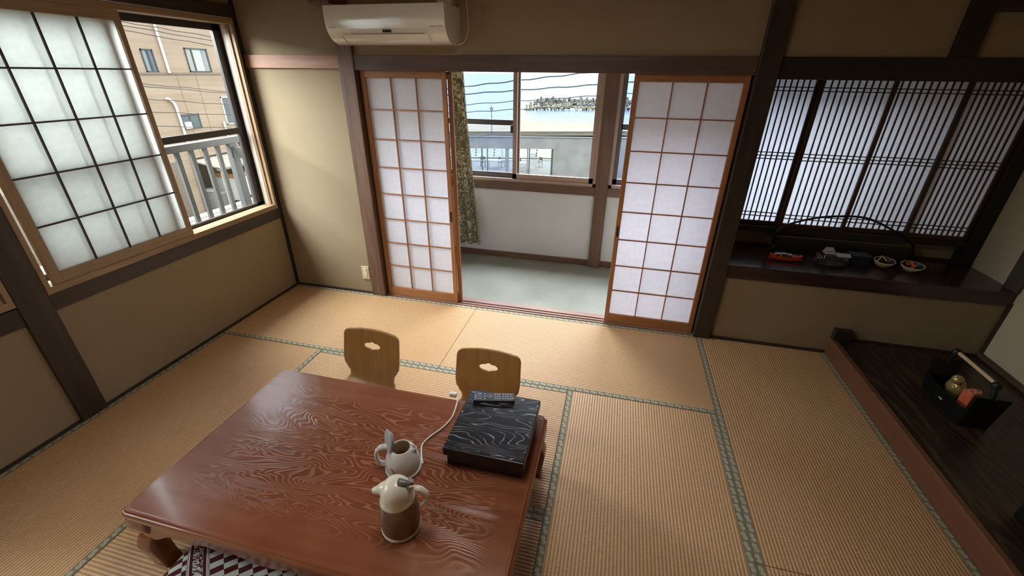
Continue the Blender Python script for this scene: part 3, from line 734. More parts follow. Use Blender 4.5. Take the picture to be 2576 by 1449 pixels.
# ------------------------------------------------------------------ legless chairs behind the table
def zaisu_mat():
    t = NT('bent_ply'); v = t.obj((14, 5, 1.6)); a = t.noise(v, 1.0, 4, 0.6, 1.2); b = t.noise(t.obj((120, 40, 6)), 1.0, 2)
    f = t.math('ADD', t.math('MULTIPLY', a, 0.75), t.math('MULTIPLY', b, 0.25))
    c = t.ramp(f, [(0.3, sr(158, 112, 60)), (0.7, sr(190, 146, 88))])
    return t.done(t.pbr(c, 0.32, coat=0.3, coat_rough=0.15))
PLY = zaisu_mat()
def zaisu(name, label, loc, rotz):
    """one bent plywood shell: seat running to -y, back rising at y=0; local frame"""
    root = thing(name, label, 'floor chair', loc, rotz, group='legless chairs at the far side of the table')
    # centre line (y, z) : seat front -> seat rear -> bend -> back top
    cl = smooth_path([(0, -0.40, 0.022), (0, -0.22, 0.020), (0, -0.11, 0.026), (0, -0.060, 0.050), (0, -0.034, 0.088), (0, -0.014, 0.150), (0, 0.014, 0.255), (0, 0.042, 0.378)], 8)
    ln = [0.0]
    for p, q in zip(cl, cl[1:]): ln.append(ln[-1] + (q - p).length)
    L = ln[-1]
    def at(s):
        s = min(max(s, 0), L)
        for i in range(len(ln) - 1):
            if ln[i + 1] >= s:
                f = (s - ln[i]) / max(ln[i + 1] - ln[i], 1e-9); return cl[i].lerp(cl[i + 1], f)
        return cl[-1]
    def z_to_s(z): 
        for i in range(len(cl) - 1):
            if cl[i].y > -0.06 and cl[i].z <= z <= cl[i + 1].z: return ln[i] + (z - cl[i].z) / (cl[i + 1].z - cl[i].z) * (ln[i + 1] - ln[i])
        return L
    sb = z_to_s(0.062)
    wt = [(0, 0.195), (0.10, 0.215), (sb - 0.07, 0.215), (sb - 0.035, 0.200), (sb + 0.0, 0.165), (sb + 0.03, 0.150), (sb + 0.055, 0.152), (sb + 0.085, 0.170), (sb + 0.115, 0.186), (sb + 0.16, 0.190), (L - 0.03, 0.187), (L - 0.008, 0.180), (L, 0.164)]
    def half(s):
        for (s0, v0), (s1, v1) in zip(wt, wt[1:]):
            if s0 <= s <= s1:
                f = (s - s0) / (s1 - s0); f = f * f * (3 - 2 * f); return v0 + (v1 - v0) * f
        return wt[-1][1]
    def P(s, w):
        crown = 0.018 * (1 - (w / 0.19) ** 2) if s > L - 0.12 else 0.0
        k = max(0, (s - (L - 0.12)) / 0.12)
        p = at(s + 0.0); q = Vector((w, p.y, p.z + crown * k * k))
        bend = 0.016 * (w / 0.19) ** 2 * min(1, max(0, (s - sb - 0.05) / 0.1))
        q.y -= bend; return q
    NS, NW = 72, 24
    # hole ring patch limits (cells)
    sh, hs, hw = L - 0.095, 0.034, 0.050
    svals = [L * i / NS for i in range(NS + 1)]
    i0 = max(i for i in range(NS + 1) if svals[i] <= sh - hs); i1 = min(i for i in range(NS + 1) if svals[i] >= sh + hs)
    j0, j1 = NW // 2 - 4, NW // 2 + 4
    bm = bmesh.new(); g = {}
    def sw(i, j): return svals[i], half(svals[i]) * (2 * j / NW - 1)
    for i in range(NS + 1):
        for j in range(NW + 1):
            if i0 < i < i1 and j0 < j < j1: continue
            s, w = sw(i, j); g[i, j] = bm.verts.new(P(s, w))
    for i in range(NS):
        for j in range(NW):
            if i0 <= i < i1 and j0 <= j < j1: continue
            bm.faces.new((g[i, j], g[i, j + 1], g[i + 1, j + 1], g[i + 1, j]))
    loop = [(i0, j) for j in range(j0, j1)] + [(i, j1) for i in range(i0, i1)] + [(i1, j) for j in range(j1, j0, -1)] + [(i, j0) for i in range(i1, i0, -1)]
    def hole_r(th):
        a, b = 0.050, 0.0225
        r = a * b / math.sqrt((b * math.cos(th)) ** 2 + (a * math.sin(th)) ** 2)
        return r * (1 + 0.13 * math.cos(4 * th) * 0.9)
    rings = [[g[k] for k in loop]]
    K = 5
    for q in range(1, K + 1):
        f = q / K; ring = []
        for (i, j) in loop:
            s, w = sw(i, j); ds, dw = s - sh, w; th = math.atan2(ds, dw); rr = hole_r(th)
            ts, tw = sh + rr * math.sin(th), rr * math.cos(th)
            ring.append(bm.verts.new(P(s + (ts - s) * f, w + (tw - w) * f)))
        rings.append(ring)
    n = len(loop)
    for a, b in zip(rings, rings[1:]):
        for k in range(n): bm.faces.new((a[k], a[(k + 1) % n], b[(k + 1) % n], b[k]))
    o = obj('bent_shell', bm, PLY, root, smooth=True, local=True)
    md = o.modifiers.new('s', 'SOLIDIFY'); md.thickness = 0.011; md.offset = 0
    return root
zaisu('floor_chair', 'bent plywood legless chair farther left behind the table', (1.452, -1.135, 0), math.radians(-2))
zaisu('floor_chair', 'bent plywood legless chair behind the black box', (2.200, -1.160, 0), math.radians(1))

# ------------------------------------------------------------------ cushions
def cushion_mat():
    t = NT('cushion_print'); mp = t.obj((1, 1, 1), (0, 0, math.radians(43)))
    sp = t.n('ShaderNodeSeparateXYZ'); t.l(mp, sp.inputs[0]); a, b = sp.outputs['X'], sp.outputs['Y']   # a runs along the bands
    ca = t.math('FLOOR', t.math('DIVIDE', a, 0.026)); cb = t.math('FLOOR', t.math('DIVIDE', b, 0.045))
    chk = t.math('ABSOLUTE', t.math('MODULO', t.math('ADD', ca, cb), 2.0))
    # one woven band with brush-like marks between two pale double lines
    fb = t.math('SUBTRACT', t.math('FRACT', t.math('DIVIDE', t.math('ADD', b, BAND_OFF), 0.62)), 0.5)
    ab = t.math('ABSOLUTE', t.math('MULTIPLY', fb, 0.62))
    inband = t.math('LESS_THAN', ab, 0.037)
    line1 = t.math('MULTIPLY', t.math('GREATER_THAN', ab, 0.0275), t.math('LESS_THAN', ab, 0.036))
    gap = t.math('LESS_THAN', t.math('ABSOLUTE', t.math('SUBTRACT', ab, 0.033)), 0.0009)
    nz = t.noise(t.obj((42, 130, 1), (0, 0, math.radians(75))), 1.0, 2, 0.5, 1.6)
    marks = t.math('MULTIPLY', t.math('GREATER_THAN', nz, 0.52), t.math('LESS_THAN', ab, 0.017))
    bandv = t.math('MAXIMUM', t.math('SUBTRACT', line1, gap), marks)
    val = t.math('ADD', t.math('MULTIPLY', inband, bandv), t.math('MULTIPLY', t.math('SUBTRACT', 1.0, inband), chk))
    wv = t.noise(t.obj((1, 1, 1)), 300, 2)
    c = t.mix(val, sr(84, 36, 34), sr(214, 216, 208)); c = t.mix(0.25, c, t.mix(1.0, c, wv, 'MULTIPLY'))
    return t.done(t.pbr(c, 0.9, normal=t.bump(wv, 0.2, 0.001), spec=0.15))
BAND_OFF = 0.303
def cushion(label, loc, rotz, sx, sy, h, mat):
    root = thing('floor_cushion', label, 'cushion', loc, rotz, group='maroon checked cushions')
    bm = bmesh.new(); N = 28
    def zz(u, v):
        e = (1 - abs(u) ** 3.2) * (1 - abs(v) ** 3.2); return h * 0.5 * max(e, 0) ** 0.5
    for sgn in (1, -1):
        g = [[bm.verts.new((sx / 2 * u, sy / 2 * v, h / 2 + sgn * zz(u, v))) for v in [2 * j / N - 1 for j in range(N + 1)]] for u in [2 * i / N - 1 for i in range(N + 1)]]
        for i in range(N):
            for j in range(N): bm.faces.new((g[i][j], g[i + 1][j], g[i + 1][j + 1], g[i][j + 1]))
    bmesh.ops.remove_doubles(bm, verts=bm.verts[:], dist=0.0005)
    obj('padding', bm, mat, root, smooth=True, local=True)
    for a, b in ((-1, -1), (-1, 1), (1, -1), (1, 1)):
        obj('corner_tassel', TUBE([(a * sx * 0.495, b * sy * 0.495, h / 2), (a * sx * 0.515, b * sy * 0.515, h / 2 - 0.004)], [0.004, 0.006], 6), plain((120, 52, 48), 0.9), root, local=True)
    return root
CUSH = cushion_mat()
cushion('maroon and white checked cushion in front of the table at the bottom edge', (1.570, -2.52, 0.0), 0.0, 0.59, 0.60, 0.115, CUSH)
cushion('maroon checked cushion on the left legless chair', (1.505, -1.39, 0.026), 0.0, 0.42, 0.34, 0.055, CUSH)

# ------------------------------------------------------------------ black lacquer box and remote
def black_grain(lined):
    t = NT('black_lacquer' + ('_lined' if lined else ''))
    if not lined: return t.done(t.pbr(t.ramp(t.noise(t.obj(), 20, 2), [(0.3, sr(18, 18, 19)), (0.7, sr(28, 27, 27))]), 0.32, coat=0.2))
    fld = t.noise(t.obj((0.75, 4.2, 1), (0, 0, math.radians(-10))), 2.0, 2.2, 0.5, 0.5)
    sp = t.n('ShaderNodeSeparateXYZ'); tc = t.n('ShaderNodeTexCoord'); t.l(tc.outputs['Object'], sp.inputs[0]); fld = t.math('MULTIPLY_ADD', sp.outputs['Y'], 1.1, fld)
    fr = t.math('ABSOLUTE', t.math('SUBTRACT', t.math('FRACT', t.math('MULTIPLY', fld, 24)), 0.5))
    brk = t.noise(t.obj((9, 26, 1)), 1.0, 3)
    ln = t.math('MULTIPLY', t.ramp(fr, [(0.02, (1, 1, 1, 1)), (0.10, (0, 0, 0, 1))]), t.ramp(brk, [(0.36, (0.1, 0.1, 0.1, 1)), (0.6, (1, 1, 1, 1))]))
    c = t.mix(ln, sr(22, 22, 24), sr(176, 174, 186))
    return t.done(t.pbr(c, 0.30, normal=t.bump(ln, -0.15, 0.001), coat=0.15))
BLK = black_grain(False); BLKL = black_grain(True)
bx_ = thing('black_box', 'flat black lacquered lidded box on the table corner', 'box', (2.392, -1.695, TZ))
obj('base', BX(2.238, 2.550, -1.868, -1.522, TZ, 0.412, bevel=0.002), BLK, bx_)
obj('lid', BX(2.226, 2.562, -1.880, -1.510, 0.398, 0.4385, bevel=0.003), BLK, bx_)
obj('lid_panel', BX(2.229, 2.559, -1.877, -1.513, 0.4375, 0.4405), BLKL, bx_)
rm = thing('remote_control', 'dark remote control lying on the black box', 'remote control', (2.352, -1.558, 0.4405), math.radians(13))
obj('case', BX(-0.094, 0.094, -0.026, 0.026, 0, 0.017, bevel=0.003), plain((60, 60, 68), 0.4), rm, local=True)
obj('label_plate', BX(-0.090, -0.080, -0.018, 0.018, 0.0168, 0.0175), plain((120, 126, 138), 0.4), rm, local=True)
BT = plain((176, 178, 186), 0.4)
first = None
for ix, x in enumerate([-0.071, -0.063, -0.042, 0.006, 0.016, 0.026, 0.043, 0.054, 0.065, 0.076]):
    for iy, y in enumerate((-0.015, 0.0, 0.015)):
        if first is None: first = obj('button', BX(x - 0.0032, x + 0.0032, y - 0.0036, y + 0.0036, 0.0165, 0.019, bevel=0.0006), BT, rm, local=True)
        else:
            c = first.copy(); COL.objects.link(c); c.location = Vector((x, y, 0.0165))
obj('ring_pad', LATHE([(0.0165, 0.0165), (0.0165, 0.0185), (0.009, 0.0185), (0.009, 0.0165)], -0.018, 0.0, 24), plain((92, 92, 100), 0.4), rm, local=True)
obj('center_button', LATHE([(0.005, 0.0165), (0.005, 0.0195)], -0.018, 0.0, 16), BT, rm, local=True)
obj('power_button', BX(0.084, 0.090, -0.020, -0.010, 0.0165, 0.019, bevel=0.0006), plain((200, 110, 96), 0.4), rm, local=True)

# ------------------------------------------------------------------ electric kettle with its cord
KX, KY = 2.072, -1.930
WHITE = plain((224, 222, 216), 0.25, var=0.02, coat=0.2)
kt = thing('electric_kettle', 'white electric kettle with its grey lid open', 'kettle', (KX, KY, TZ))
obj('power_base', LATHE([(0.066, TZ), (0.0725, TZ + 0.002), (0.0735, TZ + 0.010), (0.070, TZ + 0.015), (0.058, TZ + 0.017)], KX, KY), WHITE, kt, smooth=True)
KP = [(0.060, TZ + 0.016), (0.0675, TZ + 0.020), (0.0690, TZ + 0.032), (0.0675, TZ + 0.052), (0.0625, TZ + 0.074), (0.0540, TZ + 0.094), (0.0455, TZ + 0.107), (0.0400, TZ + 0.113), (0.0360, TZ + 0.113), (0.0360, TZ + 0.107), (0.046, TZ + 0.090), (0.058, TZ + 0.05), (0.058, TZ + 0.030), (0.0, TZ + 0.029)]
obj('body', LATHE(KP, KX, KY, 48, close=False), WHITE, kt, smooth=True)
obj('inner_lining', LATHE([(0.0324, TZ + 0.110), (0.0440, TZ + 0.089), (0.0545, TZ + 0.05), (0.0545, TZ + 0.0325), (0.002, TZ + 0.0315)], KX, KY, 40, close=False), plain((206, 188, 164), 0.5), kt, smooth=True)
KA = math.radians(12); kd = Vector((math.cos(KA), math.sin(KA), 0)); ks = Vector((-kd.y, kd.x, 0)); KC = Vector((KX, KY, 0))
# spout: a V lip out of the shoulder
bm = bmesh.new()
def kp(a, s, z): return KC + kd * a + ks * s + Vector((0, 0, TZ + z))
L0 = [kp(0.024, -0.027, 0.112), kp(0.048, -0.013, 0.115), kp(0.066, 0.0, 0.118), kp(0.048, 0.013, 0.115), kp(0.024, 0.027, 0.112)]
L1 = [kp(0.040, -0.036, 0.086), kp(0.051, -0.018, 0.082), kp(0.055, 0.0, 0.078), kp(0.051, 0.018, 0.082), kp(0.040, 0.036, 0.086)]
A = [bm.verts.new(p) for p in L0]; B = [bm.verts.new(p) for p in L1]
for i in range(4): bm.faces.new((A[i], A[i + 1], B[i + 1], B[i]))
o = obj('spout', bm, WHITE, kt, smooth=True); md = o.modifiers.new('s', 'SOLIDIFY'); md.thickness = 0.0028
# loop handle
hp = [(-0.036, 0.104), (-0.058, 0.112), (-0.080, 0.108), (-0.098, 0.092), (-0.105, 0.066), (-0.103, 0.038), (-0.094, 0.022), (-0.076, 0.019), (-0.058, 0.026)]
path = smooth_path([kp(a, 0, z) for a, z in hp], 5)
bm = bmesh.new(); rings = []
for i, p in enumerate(path):
    q = (path[min(i + 1, len(path) - 1)] - path[max(i - 1, 0)]).normalized(); nrm = ks.cross(q).normalized()
    hw, hh = 0.0125, 0.0085 + (0.004 if i < 12 else 0)
    rings.append([bm.verts.new(p + ks * (hw * math.cos(2 * math.pi * k / 12)) + nrm * (hh * math.sin(2 * math.pi * k / 12))) for k in range(12)])
for a, b in zip(rings, rings[1:]):
    for k in range(12): bm.faces.new((a[k], a[(k + 1) % 12], b[(k + 1) % 12], b[k]))
bm.faces.new(rings[0]); bm.faces.new(rings[-1])
obj('handle', bm, WHITE, kt, smooth=True)
obj('release_button', TUBE([kp(-0.066, 0, 0.118), kp(-0.088, 0, 0.110)], [0.009, 0.007], 12), plain((204, 206, 206), 0.3), kt, smooth=True)
# open lid: a thin disc standing upright at the handle side
def disc(c, nrm, r, th, seg=32, name='lid'):
    nrm = Vector(nrm).normalized(); a = nrm.cross(Vector((0, 0, 1))).normalized(); b = nrm.cross(a); bm = bmesh.new(); rr = []
    for (q, d) in ((r * 0.92, -th / 2), (r, -th / 4), (r, th / 4), (r * 0.92, th / 2)):
        rr.append([bm.verts.new(c + nrm * d + (a * math.cos(2 * math.pi * k / seg) + b * math.sin(2 * math.pi * k / seg)) * q) for k in range(seg)])
    for x, y in zip(rr, rr[1:]):
        for k in range(seg): bm.faces.new((x[k], x[(k + 1) % seg], y[(k + 1) % seg], y[k]))
    bm.faces.new(rr[0]); bm.faces.new(rr[-1]); return bm
ld = obj('lid', disc(kp(-0.048, 0, 0.144), kd * -0.85 + ks * -0.5 + Vector((0, 0, 0.20)), 0.0445, 0.008), plain((186, 190, 192), 0.3), kt, smooth=True)
tag(ld, 'grey hinged lid standing open')
obj('lid_plug', disc(kp(-0.0395, 0.005, 0.143), kd * -0.85 + ks * -0.5 + Vector((0, 0, 0.20)), 0.034, 0.012), plain((150, 152, 152), 0.3), ld, smooth=True)
gb = obj('water_gauge', BX(-0.0055, 0.0055, -0.001, 0.001, TZ + 0.035, TZ + 0.080, bevel=0.0008), plain((196, 184, 166), 0.2), kt, smooth=True)
gb.location = Vector((KC + kd * -0.02 + ks * -0.0640).to_tuple()[:2] + (TZ + 0.036,)) - kt.location; gb.rotation_euler = (math.radians(14), 0, math.radians(-4))
cd = [(KX + 0.070, KY + 0.030, TZ + 0.006), (2.118, -1.860, TZ + 0.004), (2.098, -1.806, TZ + 0.004), (2.112, -1.755, TZ + 0.004), (2.142, -1.699, TZ + 0.004), (2.158, -1.650, TZ + 0.004), (2.163, -1.600, TZ + 0.004),
      (2.152, -1.520, TZ + 0.004), (2.143, -1.489, TZ + 0.005), (2.138, -1.474, TZ - 0.006), (2.132, -1.470, 0.28), (2.12, -1.466, 0.15), (2.06, -1.44, 0.02), (1.99, -1.40, 0.006)]
o = obj('power_cord', TUBE(smooth_path(cd, 8), 0.0036, 8), plain((226, 218, 204), 0.45), kt, smooth=True)
obj('cord_plug', BX(2.096, 2.132, -1.482, -1.462, 0.334, 0.356, bevel=0.005), plain((226, 222, 214), 0.4), o, smooth=True)

# ------------------------------------------------------------------ vacuum jug
JX, JY = 2.178, -2.160
CREAM = plain((232, 224, 206), 0.28, var=0.02, coat=0.2)
jg = thing('vacuum_jug', 'brown and cream vacuum jug standing before the kettle', 'jug', (JX, JY, TZ))
obj('base_ring', LATHE([(0.062, TZ), (0.0690, TZ + 0.002), (0.0700, TZ + 0.009), (0.0672, TZ + 0.014)], JX, JY), CREAM, jg, smooth=True)
t = NT('brown_metal'); c = t.ramp(t.noise(t.obj(), 6, 2), [(0.3, sr(124, 100, 88)), (0.7, sr(138, 112, 98))])
BRM = t.done(t.pbr(c, 0.30, 0.45, coat=0.2))
obj('body', LATHE([(0.0672, TZ + 0.013), (0.0692, TZ + 0.040), (0.0692, TZ + 0.076), (0.0665, TZ + 0.104), (0.0635, TZ + 0.124), (0.0590, TZ + 0.144), (0.045, TZ + 0.154)], JX, JY, 48), BRM, jg, smooth=True)
obj('lid_collar', LATHE([(0.0590, TZ + 0.1425), (0.0596, TZ + 0.146), (0.0565, TZ + 0.153), (0.0545, TZ + 0.162), (0.0535, TZ + 0.172), (0.0520, TZ + 0.186), (0.0470, TZ + 0.201), (0.0390, TZ + 0.213), (0.0270, TZ + 0.222), (0.0130, TZ + 0.226), (0.001, TZ + 0.227)], JX, JY, 48), CREAM, jg, smooth=True)
JA = math.radians(190); jd = Vector((math.cos(JA), math.sin(JA), 0)); js = Vector((-jd.y, jd.x, 0)); JC = Vector((JX, JY, TZ))
def jp(a, s, z): return JC + jd * a + js * s + Vector((0, 0, z))
obj('spout', TUBE(smooth_path([jp(0.020, 0, 0.186), jp(0.046, 0, 0.184), jp(0.064, 0, 0.178), jp(0.082, 0, 0.172)], 5), [0.034, 0.032, 0.030, 0.028, 0.026, 0.0235, 0.021, 0.019, 0.017, 0.0155, 0.0140, 0.0128, 0.0118, 0.0108, 0.0098, 0.0080], 20), CREAM, jg, smooth=True)
GREYL = plain((112, 108, 104), 0.3)
lev = obj('thumb_lever', TUBE(smooth_path([jp(-0.016, 0, 0.214), jp(-0.030, 0, 0.218), jp(-0.044, 0, 0.222), jp(-0.058, 0, 0.226)], 4), [0.019, 0.0188, 0.018, 0.0165, 0.0145, 0.0125, 0.0108, 0.0098, 0.0094, 0.0092, 0.0092, 0.0094, 0.0096], 16), GREYL, jg, smooth=True)
obj('lever_tip', disc(jp(-0.057, 0, 0.2335), jd * -0.5 + Vector((0, 0, 0.9)), 0.0085, 0.004, 20), plain((170, 166, 160), 0.3), lev, smooth=True)
hp = smooth_path([jp(-0.044, 0, 0.186), jp(-0.066, 0, 0.198), jp(-0.088, 0, 0.194), jp(-0.104, 0, 0.174), jp(-0.105, 0, 0.146), jp(-0.094, 0, 0.124), jp(-0.082, 0, 0.112)], 5)
bm = bmesh.new(); rings = []
for i, p in enumerate(hp):
    q = (hp[min(i + 1, len(hp) - 1)] - hp[max(i - 1, 0)]).normalized(); nrm = js.cross(q).normalized(); k_ = i / (len(hp) - 1)
    hw, hh = 0.0115 - 0.002 * k_, 0.0078 - 0.001 * k_
    rings.append([bm.verts.new(p + js * (hw * math.cos(2 * math.pi * k / 12)) + nrm * (hh * math.sin(2 * math.pi * k / 12))) for k in range(12)])
for a, b in zip(rings, rings[1:]):
    for k in range(12): bm.faces.new((a[k], a[(k + 1) % 12], b[(k + 1) % 12], b[k]))
bm.faces.new(rings[0]); bm.faces.new(rings[-1]); obj('handle', bm, CREAM, jg, smooth=True)

# ------------------------------------------------------------------ things on the alcove shelf
ZS = 0.606
BLACKW = plain((20, 18, 17), 0.35)
ar = thing('arched_stand', 'black arched stand with a low dark board on the shelf', 'stand', (4.44, 0.38, ZS))
obj('arch_rod', TUBE(smooth_path([(3.985, 0.37, ZS + 0.004), (3.980, 0.37, 0.69), (3.994, 0.37, 0.765), (4.060, 0.37, 0.822), (4.200, 0.37, 0.878), (4.323, 0.37, 0.902), (4.468, 0.37, 0.912), (4.572, 0.37, 0.893), (4.713, 0.37, 0.833), (4.832, 0.37, 0.770), (4.885, 0.37, 0.70), (4.895, 0.37, ZS + 0.004)], 6), 0.0075, 10), BLACKW, ar, smooth=True)
obj('board', BX(3.985, 4.885, 0.388, 0.404, ZS, 0.718, bevel=0.002), plain((44, 40, 34), 0.4), ar)
obj('board_edge', BX(3.985, 4.885, 0.386, 0.406, 0.718, 0.723), plain((104, 96, 82), 0.4), ar)
obj('rod_knot', LATHE([(0.004, ZS + 0.02), (0.016, ZS + 0.03), (0.018, ZS + 0.045), (0.006, ZS + 0.062)], 3.985, 0.352, 14), plain((40, 46, 44), 0.7), ar, smooth=True)
# red model boat
bt = thing('model_boat', 'small red-hulled model boat at the left end of the shelf', 'model boat', (4.03, 0.185, ZS))
hull = []
bm = bmesh.new(); R_ = []
for k in range(9):
    u = k / 8; x = -0.105 + 0.21 * u; w = 0.030 * math.sin(math.pi * min(max(u * 0.86 + 0.10, 0), 1)) ** 0.7; sh_ = 0.018 * (2 * u - 1) ** 2
    R_.append([bm.verts.new((x, yy, zz)) for yy, zz in ((-w, 0.030 + sh_), (-w * 0.8, 0.010 + sh_ * 0.5), (0, 0.0 + sh_ * 0.3), (w * 0.8, 0.010 + sh_ * 0.5), (w, 0.030 + sh_))])
for a, b in zip(R_, R_[1:]):
    for k in range(4): bm.faces.new((a[k], a[k + 1], b[k + 1], b[k]))
    bm.faces.new((a[0], b[0], b[4], a[4]))
obj('hull', bm, plain((206, 72, 46), 0.4), bt, smooth=True, local=True)
for k, x in enumerate((-0.055, -0.018, 0.02)):
    obj('cabin', BX(x - 0.013, x + 0.013, -0.012, 0.012, 0.022, 0.046 + 0.004 * (k % 2), bevel=0.002), plain((56, 40, 36), 0.5), bt, local=True)
    obj('canopy', BX(x - 0.016, x + 0.016, -0.015, 0.015, 0.047 + 0.004 * (k % 2), 0.051 + 0.004 * (k % 2), bevel=0.001), plain((196, 178, 170), 0.5), bt, local=True)
for x in (-0.075, -0.035, 0.045, 0.062):
    obj('crew_figure', LATHE([(0.005, 0.028), (0.006, 0.036), (0.004, 0.044), (0.0055, 0.050), (0.001, 0.056)], x, -0.012, 10), plain((170, 140, 116), 0.6), bt, smooth=True, local=True)
obj('stern_post', TUBE([(0.082, 0, 0.03), (0.084, 0, 0.062)], 0.003, 6), plain((60, 44, 36), 0.5), bt, local=True)
# pewter model of a house on a rock
mh = thing('model_cottage', 'small pewter-grey model house with snowy roofs on the shelf', 'figurine', (4.33, 0.205, ZS + 0.004))
bm = bmesh.new(); rr = []
for k, (r, z) in enumerate(((0.110, 0.0), (0.112, 0.018), (0.096, 0.034), (0.060, 0.045), (0.01, 0.048))):
    rr.append([bm.verts.new((r * math.cos(a) * (1 + 0.10 * math.sin(5 * a + k)), 0.55 * r * math.sin(a) * (1 + 0.12 * math.cos(4 * a - k)), z + 0.004 * math.sin(7 * a))) for a in [2 * math.pi * q / 20 for q in range(20)]])
for a, b in zip(rr, rr[1:]):
    for k in range(20): bm.faces.new((a[k], a[(k + 1) % 20], b[(k + 1) % 20], b[k]))
bm.faces.new(rr[0][::-1]); bm.faces.new(rr[-1]); obj('rock_base', bm, plain((66, 66, 62), 0.5, 0.2, var=0.3), mh, local=True)
def house(x, y, w, d, z0, h, rh):
    obj('wall', BX(x - w / 2, x + w / 2, y - d / 2, y + d / 2, z0, z0 + h), plain((92, 90, 80), 0.5, 0.2, var=0.25), mh, local=True)
    o = w * 0.14
    obj('roof', PRISM([(y - d / 2 - o, z0 + h - 0.002), (y + d / 2 + o, z0 + h - 0.002), (y, z0 + h + rh)], x - w / 2 - o, x + w / 2 + o, 'x'), plain((196, 192, 196), 0.5), mh, local=True)
house(-0.032, 0.006, 0.052, 0.040, 0.040, 0.036, 0.020); house(-0.034, 0.008, 0.038, 0.030, 0.082, 0.012, 0.020); house(0.052, -0.004, 0.070, 0.046, 0.030, 0.036, 0.016); house(0.008, 0.016, 0.04, 0.032, 0.038, 0.022, 0.018)
for p, q in (((-0.105, -0.02, 0.075), (-0.066, -0.03, 0.028)), ((-0.118, -0.016, 0.066), (-0.078, -0.032, 0.024)), ((-0.058, -0.02, 0.06), (-0.068, -0.034, 0.014))):
    obj('rod', TUBE([Vector(p) + Vector((0, 0, 0.004)), Vector(q) + Vector((0, 0, 0.004))], 0.003, 6), plain((176, 170, 160), 0.4, 0.4), mh, local=True)
# dark blue box
db = thing('blue_box', 'dark navy box between the model house and the shells', 'box', (4.515, 0.26, ZS))
obj('body', BX(-0.060, 0.060, -0.045, 0.045, 0, 0.066, bevel=0.004), plain((28, 38, 48), 0.5), db, local=True)
obj('lid', BX(-0.062, 0.062, -0.047, 0.047, 0.060, 0.072, bevel=0.003), plain((32, 42, 54), 0.5), db, local=True)
# painted clam shells
def shell(label, loc, rotz, tilt, art):
    root = thing('clam_shell', label, 'shell', loc, rotz, group='painted clam shells')
    bm = bmesh.new(); NR, NA = 8, 32; rings = []
    for k in range(1, NR + 1):
        u = k / NR; ring = []
        for q in range(NA):
            a = 2 * math.pi * q / NA; rx, ry = 0.063, 0.051 * (1.0 if math.sin(a) < 0 else 0.86)
            z = 0.050 * u ** 2.4 + 0.0008 * math.sin(k * 2.5)
            ring.append(bm.verts.new((rx * u * math.cos(a), ry * u * math.sin(a), z)))
        rings.append(ring)
    c = bm.verts.new((0, 0, 0))
    for q in range(NA): bm.faces.new((c, rings[0][(q + 1) % NA], rings[0][q]))
    for a, b in zip(rings, rings[1:]):
        for q in range(NA): bm.faces.new((a[q], b[q], b[(q + 1) % NA], a[(q + 1) % NA]))
    t = NT('shell_outside'); gm = t.n('ShaderNodeNewGeometry'); n_ = t.noise(t.obj((12, 60, 60)), 1.0, 3)
    outc = t.ramp(n_, [(0.3, sr(196, 182, 140)), (0.7, sr(226, 216, 182))])
    mt = t.done(t.pbr(outc, 0.4))
    o = obj('valve', bm, mt, root, smooth=True, local=True); md = o.modifiers.new('s', 'SOLIDIFY'); md.thickness = 0.004; md.offset = 1
    # dark lacquered inside
    bm = bmesh.new(); rings = []
    for k in range(1, NR + 1):
        u = 0.94 * k / NR
        rings.append([bm.verts.new((0.063 * u * math.cos(2 * math.pi * q / NA), 0.051 * (1.0 if math.sin(2 * math.pi * q / NA) < 0 else 0.86) * u * math.sin(2 * math.pi * q / NA), 0.050 * u ** 2.4 + 0.0048)) for q in range(NA)])
    c = bm.verts.new((0, 0, 0.0048))
    for q in range(NA): bm.faces.new((c, rings[0][q], rings[0][(q + 1) % NA]))
    for a, b in zip(rings, rings[1:]):
        for q in range(NA): bm.faces.new((a[q], a[(q + 1) % NA], b[(q + 1) % NA], b[q]))
    obj('lacquered_inside', bm, plain((34, 30, 34), 0.35), root, smooth=True, local=True)
    root.rotation_euler = (tilt, 0, rotz)
    return root
s1 = shell('clam shell with a pale angled ribbon inside', (4.646, 0.220, ZS + 0.012), math.radians(8), math.radians(12), 0)
obj('ribbon', TUBE([(-0.032, 0.016, 0.026), (0.0, 0.040, 0.056), (0.030, 0.018, 0.032)], 0.005, 8), plain((222, 212, 160), 0.5), s1, local=True)
s2 = shell('clam shell with an orange painting inside, rightmost on the shelf', (4.795, 0.180, ZS + 0.012), math.radians(-14), math.radians(14), 1)
bm = bmesh.new()
for (cx_, cy_, r_) in ((-0.018, 0.026, 0.014), (0.004, 0.034, 0.016), (0.014, 0.016, 0.016), (0.004, -0.002, 0.014)):
    bmesh.ops.create_uvsphere(bm, u_segments=12, v_segments=8, radius=r_, matrix=Matrix.Translation((cx_, cy_, 0.024 + 0.5 * max(0, cy_))) @ Matrix.Diagonal((1, 1.3, 0.45, 1)))
obj('orange_painting', bm, plain((222, 104, 58), 0.5), s2, smooth=True, local=True)

